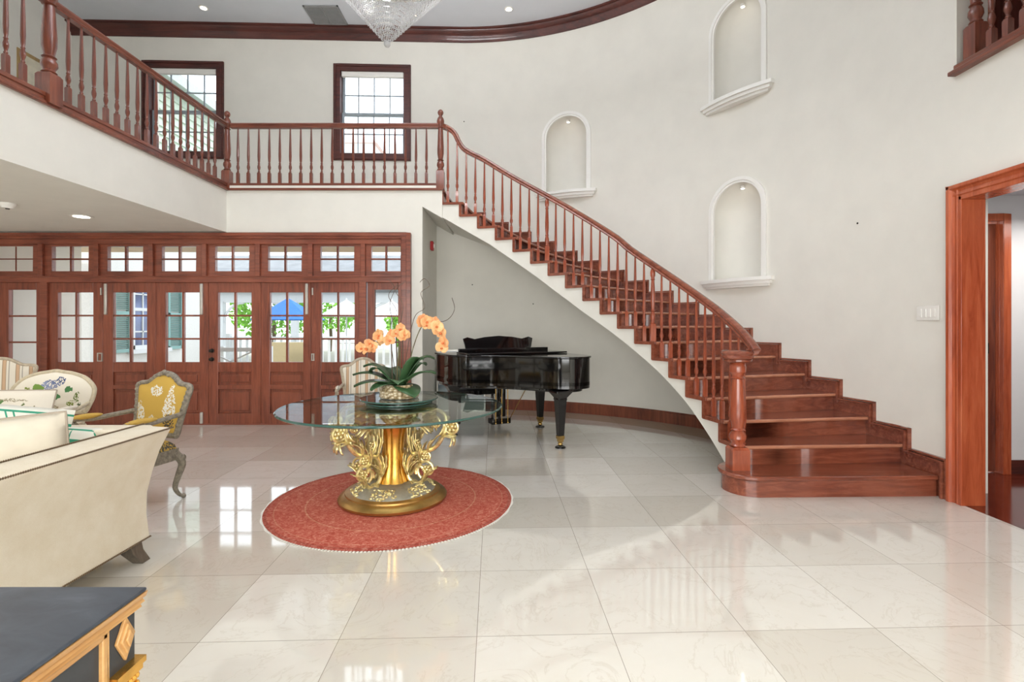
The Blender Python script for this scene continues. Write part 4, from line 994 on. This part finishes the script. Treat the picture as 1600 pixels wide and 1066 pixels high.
k = N('striped_fabric'); s_ = k.n('ShaderNodeSeparateXYZ'); k.l(k.co(), s_.inputs[0]); fx = k.math('FRACT', k.math('MULTIPLY', s_.outputs[0], 9))
STRI = k.fin(k.ramp(fx, [(0, '#e3dccd'), (.25, '#9c8468'), (.3, '#c9a98a'), (.52, '#9c8468'), (.56, '#e3dccd'), (.72, '#a9a294'), (.8, '#e3dccd')], 'CONSTANT'), .8, 0, .2)
CARV = plain('carved_grey_wood', '#8b8375', .5, .15, var=.35, sc=40, bump=.4)
PALEF = plain('pale_painted_wood', '#c9bca2', .5, var=.15, sc=30)
PALE2 = plain('silver_beige_wood', '#b5a893', .45, var=.2, sc=30, bump=.2)
def chair(label, loc, rz, fab, seatfab, frame, w_=.60, top=1.0, seat=.43, dep=.56, rounded=False, carved=True, name='armchair', group=None, pad=None):
    t = thing(name, label, 'chair', loc, rz, group); hw = w_/2; b0 = seat+.08
    sh = .80 if not rounded else .7
    if rounded: pts = [(-hw*.86, b0), (-hw*.97, b0+.12), (-hw*1.0, b0+.21), (-hw*.94, top-.15), (-hw*.74, top-.075), (-hw*.45, top-.03), (-hw*.2, top-.012), (0, top), (hw*.2, top-.012), (hw*.45, top-.03), (hw*.74, top-.075), (hw*.94, top-.15), (hw*1.0, b0+.21), (hw*.97, b0+.12), (hw*.86, b0)]
    else: pts = [(-hw*.80, b0), (-hw*.86, b0+.15), (-hw*.94, top-.20), (-hw*1.0, top-.11), (-hw*.88, top-.085), (-hw*.62, top-.075), (-hw*.3, top-.015), (0, top+.005), (hw*.3, top-.015), (hw*.62, top-.075), (hw*.88, top-.085), (hw*1.0, top-.11), (hw*.94, top-.20), (hw*.86, b0+.15), (hw*.80, b0)]
    tilt = Matrix.Translation((0, dep/2, b0)) @ Matrix.Rotation(R(-11), 4, 'X') @ Matrix.Translation((0, 0, -b0))
    P = smoothpath([(x, 0, z) for x, z in pts], 5); P = P+[Vector((x, 0, b0)) for x in (hw*.4, 0, -hw*.4)]
    m = M(); m.tube([tilt @ p_ for p_ in P], (lambda u: .024) if carved else .021, 8, closed=False, up=(0, 1, .1)); m.tube([tilt @ Vector((-hw*.8, 0, b0)), tilt @ Vector((hw*.8, 0, b0))], .024, 8)
    if carved:
        for i in range(0, len(P)-3, 1): m.ball(tilt @ (P[i]+Vector((0, -.014, 0))), .014+.004*(i % 2), 6, 4)
        for q in (-.05, -.025, 0, .025, .05): m.ball(tilt @ Vector((q, -.02, top+.012-abs(q)*.5)), .022-abs(q)*.15, 8, 5)
    bf = m.build('back_frame', frame, t)
    m = M(); c_ = Vector((0, 0, (b0+top)/2)); Q = P; n = len(Q); vs = []; fs = []
    for s_, yy in ((0, -1), (1, 1)):
        base = len(vs); vs.append(tilt @ (c_+Vector((0, yy*.045, 0))))
        for r_, yo in ((.55, .042), (.85, .030), (.97, .006)):
            for p_ in Q: vs.append(tilt @ Vector(((p_.x)*r_, yy*yo, c_.z+(p_.z-c_.z)*r_)))
        for i in range(n): fs.append((base, base+1+i, base+1+(i+1) % n))
        for q in (0, 1):
            for i in range(n): fs.append((base+1+q*n+i, base+1+(q+1)*n+i, base+1+(q+1)*n+(i+1) % n, base+1+q*n+(i+1) % n))
    m.add(vs, fs); m.build('backrest', fab, t, smooth=80)
    # seat
    fo = [(-hw*.8, dep/2), (hw*.8, dep/2), (hw*.98, -dep/2+.08), (hw*.85, -dep/2+.01), (0, -dep/2-.03), (-hw*.85, -dep/2+.01), (-hw*.98, -dep/2+.08)]
    F = [tuple(p_)[:2] for p_ in smoothpath([(a, b, 0) for a, b in [fo[1], fo[2], fo[3], fo[4], fo[5], fo[6], fo[0]]], 5)]
    m = M(); n = len(F); vs = []; fs = []
    for r_, z in ((1, seat-.07), (1.0, seat-.02), (.97, seat+.01), (.85, seat+.045), (.5, seat+.065), (.02, seat+.07)):
        for p_ in F: vs.append((p_[0]*r_, p_[1]*r_, z))
    for q in range(5):
        for i in range(n): fs.append((q*n+i, q*n+(i+1) % n, (q+1)*n+(i+1) % n, (q+1)*n+i))
    fs.append(tuple(range(n)))
    m.add(vs, fs); m.build('seat', seatfab, t, smooth=60)
    m = M(); m.sweep([(p_[0]*1.0, p_[1]*1.0, 0) for p_ in F], [(-.018, seat-.11), (.012, seat-.10), (.018, seat-.05), (.010, seat-.02), (-.018, seat-.02)], closed=True)
    if carved:
        for i in range(0, n, 1): m.ball((F[i][0]*1.03, F[i][1]*1.03, seat-.075+.012*(i % 2)), .014, 6, 4)
        for q in (-.06, -.03, 0, .03, .06): m.ball((q, -dep/2-.045, seat-.09-.012*(q == 0)), .02, 8, 5)
    m.build('seat_rail', frame, t)
    for sx in (-1, 1):
        for fr_ in (1, 0):
            x0, y0 = (sx*hw*.86, -dep/2+.05) if fr_ else (sx*hw*.76, dep/2-.01); dx_, dy_ = (sx*.04, -.04) if fr_ else (sx*.03, .05)
            path = smoothpath([(x0, y0, seat-.05), (x0+dx_*.9, y0+dy_*.9, seat-.14), (x0+dx_*.5, y0+dy_*.5, seat*.45), (x0+dx_*.1, y0+dy_*.1, .10), (x0+dx_*.6, y0+dy_*.6, .035), (x0+dx_*1.2, y0+dy_*1.2, .02)], 5)
            m = M(); m.tube(path, lambda u: .034-.020*min(1, u*1.25)+(.004 if u > .9 else 0), 9, up=(0, 1, .2)); m.ball((x0+dx_*1.1, y0+dy_*1.1, .018), .018, 8, 6)
            if carved:
                for q in range(4): m.ball((x0+dx_*(.9-.05*q), y0+dy_*(.9-.05*q)-.0, seat-.1-.028*q), .030-.004*q, 7, 5)
            m.build('leg', frame, t)
        ah = seat+(.15 if rounded else .24)
        b_ = tilt @ Vector((sx*hw*.90, 0, ah+.02)); path = smoothpath([b_, (sx*hw*1.0, dep/2-.15, ah), (sx*hw*1.06, 0, ah-.01), (sx*hw*1.05, -dep/2+.17, ah+.005), (sx*hw*1.05, -dep/2+.11, ah-.015), (sx*hw*1.03, -dep/2+.14, ah-.045)], 5)
        m = M(); m.tube(path, .019, 8, up=(0, 0, 1)); m.tube(smoothpath([(sx*hw*1.04, -dep/2+.15, ah-.02), (sx*hw*1.1, -dep/2+.2, ah-.09), (sx*hw*.98, -dep/2+.16, ah-.17), (sx*hw*.98, -dep/2+.14, seat-.05)], 4), .018, 8)
        if carved:
            for q in range(5): m.ball(path[-1-q*2]+Vector((0, 0, .012)), .018, 7, 5)
        m.build('arm', frame, t)
        m = M(); a, b2_ = path[8], path[17]; m2 = M(); m2.ball((0, 0, 0), 1, 12, 8); d_ = b2_-a; mid = (a+b2_)/2
        m2.xf(Matrix.Translation(mid+Vector((0, 0, .02))) @ Matrix.Rotation(math.atan2(d_.y, d_.x), 4, 'Z') @ Matrix.Diagonal((d_.length*.55+.02, .028, .022, 1))); m.add(m2.v, m2.f)
        m.build('arm_pad', pad or fab, t)
    return t
# chair faces local -y
chair('carved grey armchair with yellow toile upholstery beside the far end of the sofa', (-3.015, 3.93, 0), R(-20), TOIL, TOIL2, CARV, .60, 1.0, dep=.56, pad=plain('yellow_pad', '#cba650', .8))
chair('wide rounded bergere armchair in white floral fabric behind the sofa', (-4.68, 4.92, 0), R(6), FLOR, FLOR, PALEF, .78, .93, dep=.62, rounded=True, carved=False)
chair('striped beige armchair at the far left edge behind the floral chair', (-5.62, 5.55, 0), R(38), STRI, STRI, PALE2, .62, 1.02, carved=False)
chair('striped armchair standing between the glass table and the glazed doors', (-1.74, 5.93, 0), R(14), STRI, STRI, PALE2, .50, .99, carved=False)
o = pillow('throw_pillow', 'floral fringed pillow on the white floral armchair', FLOR2, (-4.50, 4.55, .47), (R(-18), 0, R(6)), .72, .36, .15, PIPE)
# ---- black and gold cabinet
k = N('worn_black_lacquer'); f = k.noise(k.co((1, 2, 1)), 5, 6, .6, 1)
sm = k.ramp(k.noise(k.co((2, .6, 1)), 3.2, 6, .65, 2), [(.62, 0.0), (.75, .45)])
LAC = k.fin(k.mix(sm, k.ramp(f, [(.3, '#30353d'), (.6, '#444b55'), (.8, '#5e656f')]), '#7f8b98'), .38, 0, .5)
LACS = plain('charcoal_paint', '#3b3e42', .5, var=.12, sc=20)
GW = wood('gilded_wood', '#8a5a2c', '#c08a4c', '#ddb277', 'y', .4)
cb = thing('cabinet', 'black painted chest with gold mouldings in the near left corner', 'cabinet', (-1.15, .75, 0))
X1, Y1, Z1 = -.885, 1.245, .765
m = M(); m.box(-1.42, X1-.001, .25, Y1-.001, Z1-.010, Z1); m.build('top', LAC, cb, world=True, bevel=.004)
m = M()
pr = [(0, 0), (-.004, -.012), (-.012, -.014), (-.006, -.024), (-.016, -.027), (-.012, -.036), (-.03, -.04), (-.06, -.04), (-.06, -.0), (-.012, 0)]
path = [(X1, .25, Z1-.010), (X1, Y1, Z1-.010), (-1.42, Y1, Z1-.010)]
m.sweep(path, [(-a, b) for a, b in pr][::-1] if False else [(a, b) for a, b in pr], up=(0, 0, 1)); m.build('top_moulding', GW, cb, world=True)
m = M(); m.box(-1.38, X1-.035, .30, Y1-.012, .08, Z1-.03); m.build('carcass', LACS, cb, world=True, bevel=.003)
xf_ = X1-.035
for q0, q1 in ((1.155, Y1-.012), (.3, .38)): m = M(); m.box(xf_, xf_+.012, q0, q1, .12, Z1-.035); m.build('pilaster', LACS, cb, world=True, bevel=.002)
yc, zc = 1.196, .668
m = M(); 
for (hh, hv, x0, x1) in ((.029, .052, xf_+.012, xf_+.020), (.020, .036, xf_+.018, xf_+.025), (.011, .021, xf_+.024, xf_+.030)):
    m.extrude([(-hh, 0), (0, -hv), (hh, 0), (0, hv)], (x0, yc, zc), (0, 1, 0), (0, 0, 1), (x1-x0, 0, 0))
m.build('lozenge_ornament', GW, cb, world=True, bevel=.002)
m = M(); m.box(xf_, xf_+.034, yc-.045, yc+.045, .588, .602); m.box(xf_, xf_+.028, yc-.042, yc+.042, .572, .588); m.box(xf_, xf_+.018, yc-.036, yc+.036, .46, .572)
for i in range(7):
    for j in range(5): m.ball((xf_+.018, yc-.033+i*.011, .56-j*.02), .008, 6, 4)
m.build('carved_capital', GOLD, cb, world=True)
m = M(); d0, d1 = .41, 1.144
m.box(xf_, xf_+.008, d0, d1, Z1-.23, Z1-.05); dr = m.build('drawer', LACS, cb, world=True, bevel=.002)
m = M(); m.box(xf_, xf_+.018, d1-.014, d1, Z1-.23, Z1-.05); m.box(xf_, xf_+.018, d0, d0+.014, Z1-.23, Z1-.05); m.box(xf_, xf_+.018, d0, d1, Z1-.064, Z1-.05); m.box(xf_, xf_+.018, d0, d1, Z1-.23, Z1-.216)
m.build('gold_border', GW, dr, world=True, bevel=.003)
m = M(); m.ball((xf_+.03, (d0+d1)/2, Z1-.14), .016); m.build('knob', BRASS, dr, world=True)
for (x, y) in ((-1.34, .34), (xf_-.04, .34), (-1.34, Y1-.08), (xf_-.04, Y1-.08)): m = M(); m.box(x-.03, x+.03, y-.03, y+.03, 0, .09); m.build('foot', GW, cb, world=True)
# ================================================================ CHANDELIER
k = N('crystal'); k.b.inputs['Transmission Weight'].default_value = .35; k.b.inputs['IOR'].default_value = 1.5; CRY = k.fin('#f4f6fa', .06, 0, .9)
ch = thing('chandelier', 'large cone-shaped crystal chandelier hanging over the glass table', 'chandelier', (-1.0, 4.1, 3.65))
m = M(); rn = random.Random(2)
nt = 26
for ti in range(nt):
    u = ti/(nt-1); r_ = .02+.62*u; z = .03+.70*u; n = max(6, int(2*pi*r_/.018))
    for i in range(n):
        a = 2*pi*i/n+ti*.3; sag = abs(sin(a*8))*.012
        for q in range(2): m.octa((r_*cos(a), r_*sin(a), z-q*.013-sag), .0062, .0075)
st_ = m.build('crystal_strands', CRY, ch, smooth=0, weld=False); st_['kind'] = 'stuff'
m = M()
for ti in range(nt):
    u = ti/(nt-1); r_ = .02+.60*u; z = .036+.70*u
    m.tube([(r_*cos(a), r_*sin(a), z) for a in [2*pi*i/40 for i in range(40)]], .0018, 4, closed=True, up=(0, 0, 1))
m.lathe([(.64, .74), (.65, .76), (.64, .80), (.3, .82), (.05, .9), (.03, 1.0)], n=48); m.build('frame', plain('chrome', '#dcdcdc', .15, 1), ch)
m = M(); m.ball((0, 0, 0.0), .026, 16, 10); m.build('crystal_ball', CRY, ch)
m = M()
for i in range(24): a = i*.55; m.tube([(.015*cos(q*pi/4)*(1 if i % 2 else .2), .015*cos(q*pi/4)*(.2 if i % 2 else 1), 1.02+i*.058+.035*sin(q*pi/4)) for q in range(8)], .004, 5, closed=True, up=(.3, .5, .1))
m.lathe([(.09, 2.62), (.08, 2.58), (.02, 2.55)], n=24); m.build('chain', plain('chrome_chain', '#c8c8c8', .2, 1), ch)
# ================================================================ ceiling and wall fittings
k = N('vent_grille'); 
vt_ = thing('ceiling_vent', 'rectangular slatted air vent in the ceiling left of the chandelier', 'vent', (-2.94, 8.09, H))
m = M(); x0, x1, y0, y1 = -.27, .27, -.25, .25
box_ = [(x0, x1, y0, y0+.025), (x0, x1, y1-.025, y1), (x0, x0+.025, y0, y1), (x1-.025, x1, y0, y1), (-.006, .006, y0, y1)]
for a in box_: m.box(a[0], a[1], a[2], a[3], -.015, -.0005)
m.build('frame', plain('grey_metal', '#8f8f8f', .5), vt_)
m = M(); m.box(x0+.02, x1-.02, y0+.02, y1-.02, -.004, -.001); m.build('backing', plain('dark_duct', '#3f3d3c', .8), vt_)
for i in range(13):
    y = y0+.04+i*.035; m = M(); m.add([(x0+.02, y, -.006), (x1-.02, y, -.006), (x1-.02, y+.016, -.012), (x0+.02, y+.016, -.012)], [(0, 1, 2, 3)]); m.build('slat', bpy.data.materials['grey_metal'], vt_, smooth=0)
for (x, y, z, r_, lb) in ((-4.76, 7.9, H, .05, 'small recessed ceiling spotlight left of the vent'), (-.05, 7.93, H, .05, 'small recessed ceiling spotlight right of the chandelier'), (-1.52, 8.1, H, .03, 'small recessed ceiling spotlight beside the chandelier'), (-5.13, 6.1, 2.70, .09, 'bright recessed downlight in the low soffit at left')):
    t = thing('recessed_light', lb, 'ceiling light', (x, y, z), group=None)
    m = M(); m.lathe([(r_, -.001), (r_*1.35, -.003), (r_*1.35, -.008), (r_, -.01)], n=24); m.build('trim_ring', WHITE, t)
    m = M(); m.lathe([(r_*.9, -.013), (r_*.9, -.0105)], n=24); m.build('lamp', EM, t)
t = thing('smoke_detector', 'white round smoke detector on the low soffit at far left', 'smoke detector', (-5.39, 5.47, 2.70))
m = M(); m.lathe([(.02, -.055), (.045, -.05), (.07, -.02), (.075, -.001)], n=28); m.build('housing', WHITE, t); m = M(); m.lathe([(.018, -.062), (.02, -.054)], n=16); m.build('sensor', DARKM, t)
t = thing('fire_alarm', 'small red fire alarm on the side wall beside the doors', 'fire alarm', (-1.256, 7.91, 2.62))
m = M(); m.box(0, .045, -.055, .055, -.07, .07); m.build('housing', plain('red_plastic', '#b01c22', .35), t, bevel=.01); m = M(); m.box(.045, .06, -.02, .02, -.03, .03); m.build('strobe', WHITE, t, bevel=.006)
sp = wallp(87.5, 1.5, WR_); t = thing('light_switch', 'white multi-gang light switch plate on the curved wall', 'light switch', (RX-.004, 4.30, 1.5))
m = M(); m.box(-.008, .0, -.115, .115, -.062, .062); m.build('plate', WHITE, t, bevel=.003)
for q in (-.072, -.024, .024, .072): m = M(); m.box(-.014, -.008, q-.014, q+.014, -.035, .035); m.build('rocker', WHITE, t, bevel=.002)
for (u, v_, lb) in ((738, 445, 'small dark nail in the wall under the stairs, left one'), (833, 475, 'small dark nail in the wall under the stairs, right one'), (725, 190, 'small dark nail on the wall above the top of the stairs'), (1340, 349, 'small dark nail on the curved wall right of the niches')):
    r_ = (u-800)/800; A = 1+r_*r_; B = -2*(r_*WC[0]+WC[1]); C_ = WC[0]**2+WC[1]**2-WR_**2; yy = (-B+(B*B-4*A*C_)**.5)/2/A
    m = M(); m.ball((r_*yy, yy, 1.4+(508-v_)*yy/800), .010, 8, 6); tag(m.build('wall_nail', DARKM), lb, 'nail')
# framed opening on the left gallery wall
m = M(); box4(m, 0, .5, 3.3, 5.42, .07, 0, .03)
m.xf(Matrix.Translation((LX+.01, 7.4, 0)) @ Matrix.Rotation(pi/2, 4, 'Z')); m.v = [(p_[0]-.0, p_[1], p_[2]) for p_ in m.v]
dd = struct(m.build('door_12', wood('tan_casing', '#8a6a3e', '#a8854f', '#c4a46c', 'z', .4), origin=False))
m = M(); m.box(LX, LX+.02, 7.45, 7.85, 3.3, 5.36); m.build('door_panel', plain('pale_door_paint', '#e6dfc8', .6), dd)
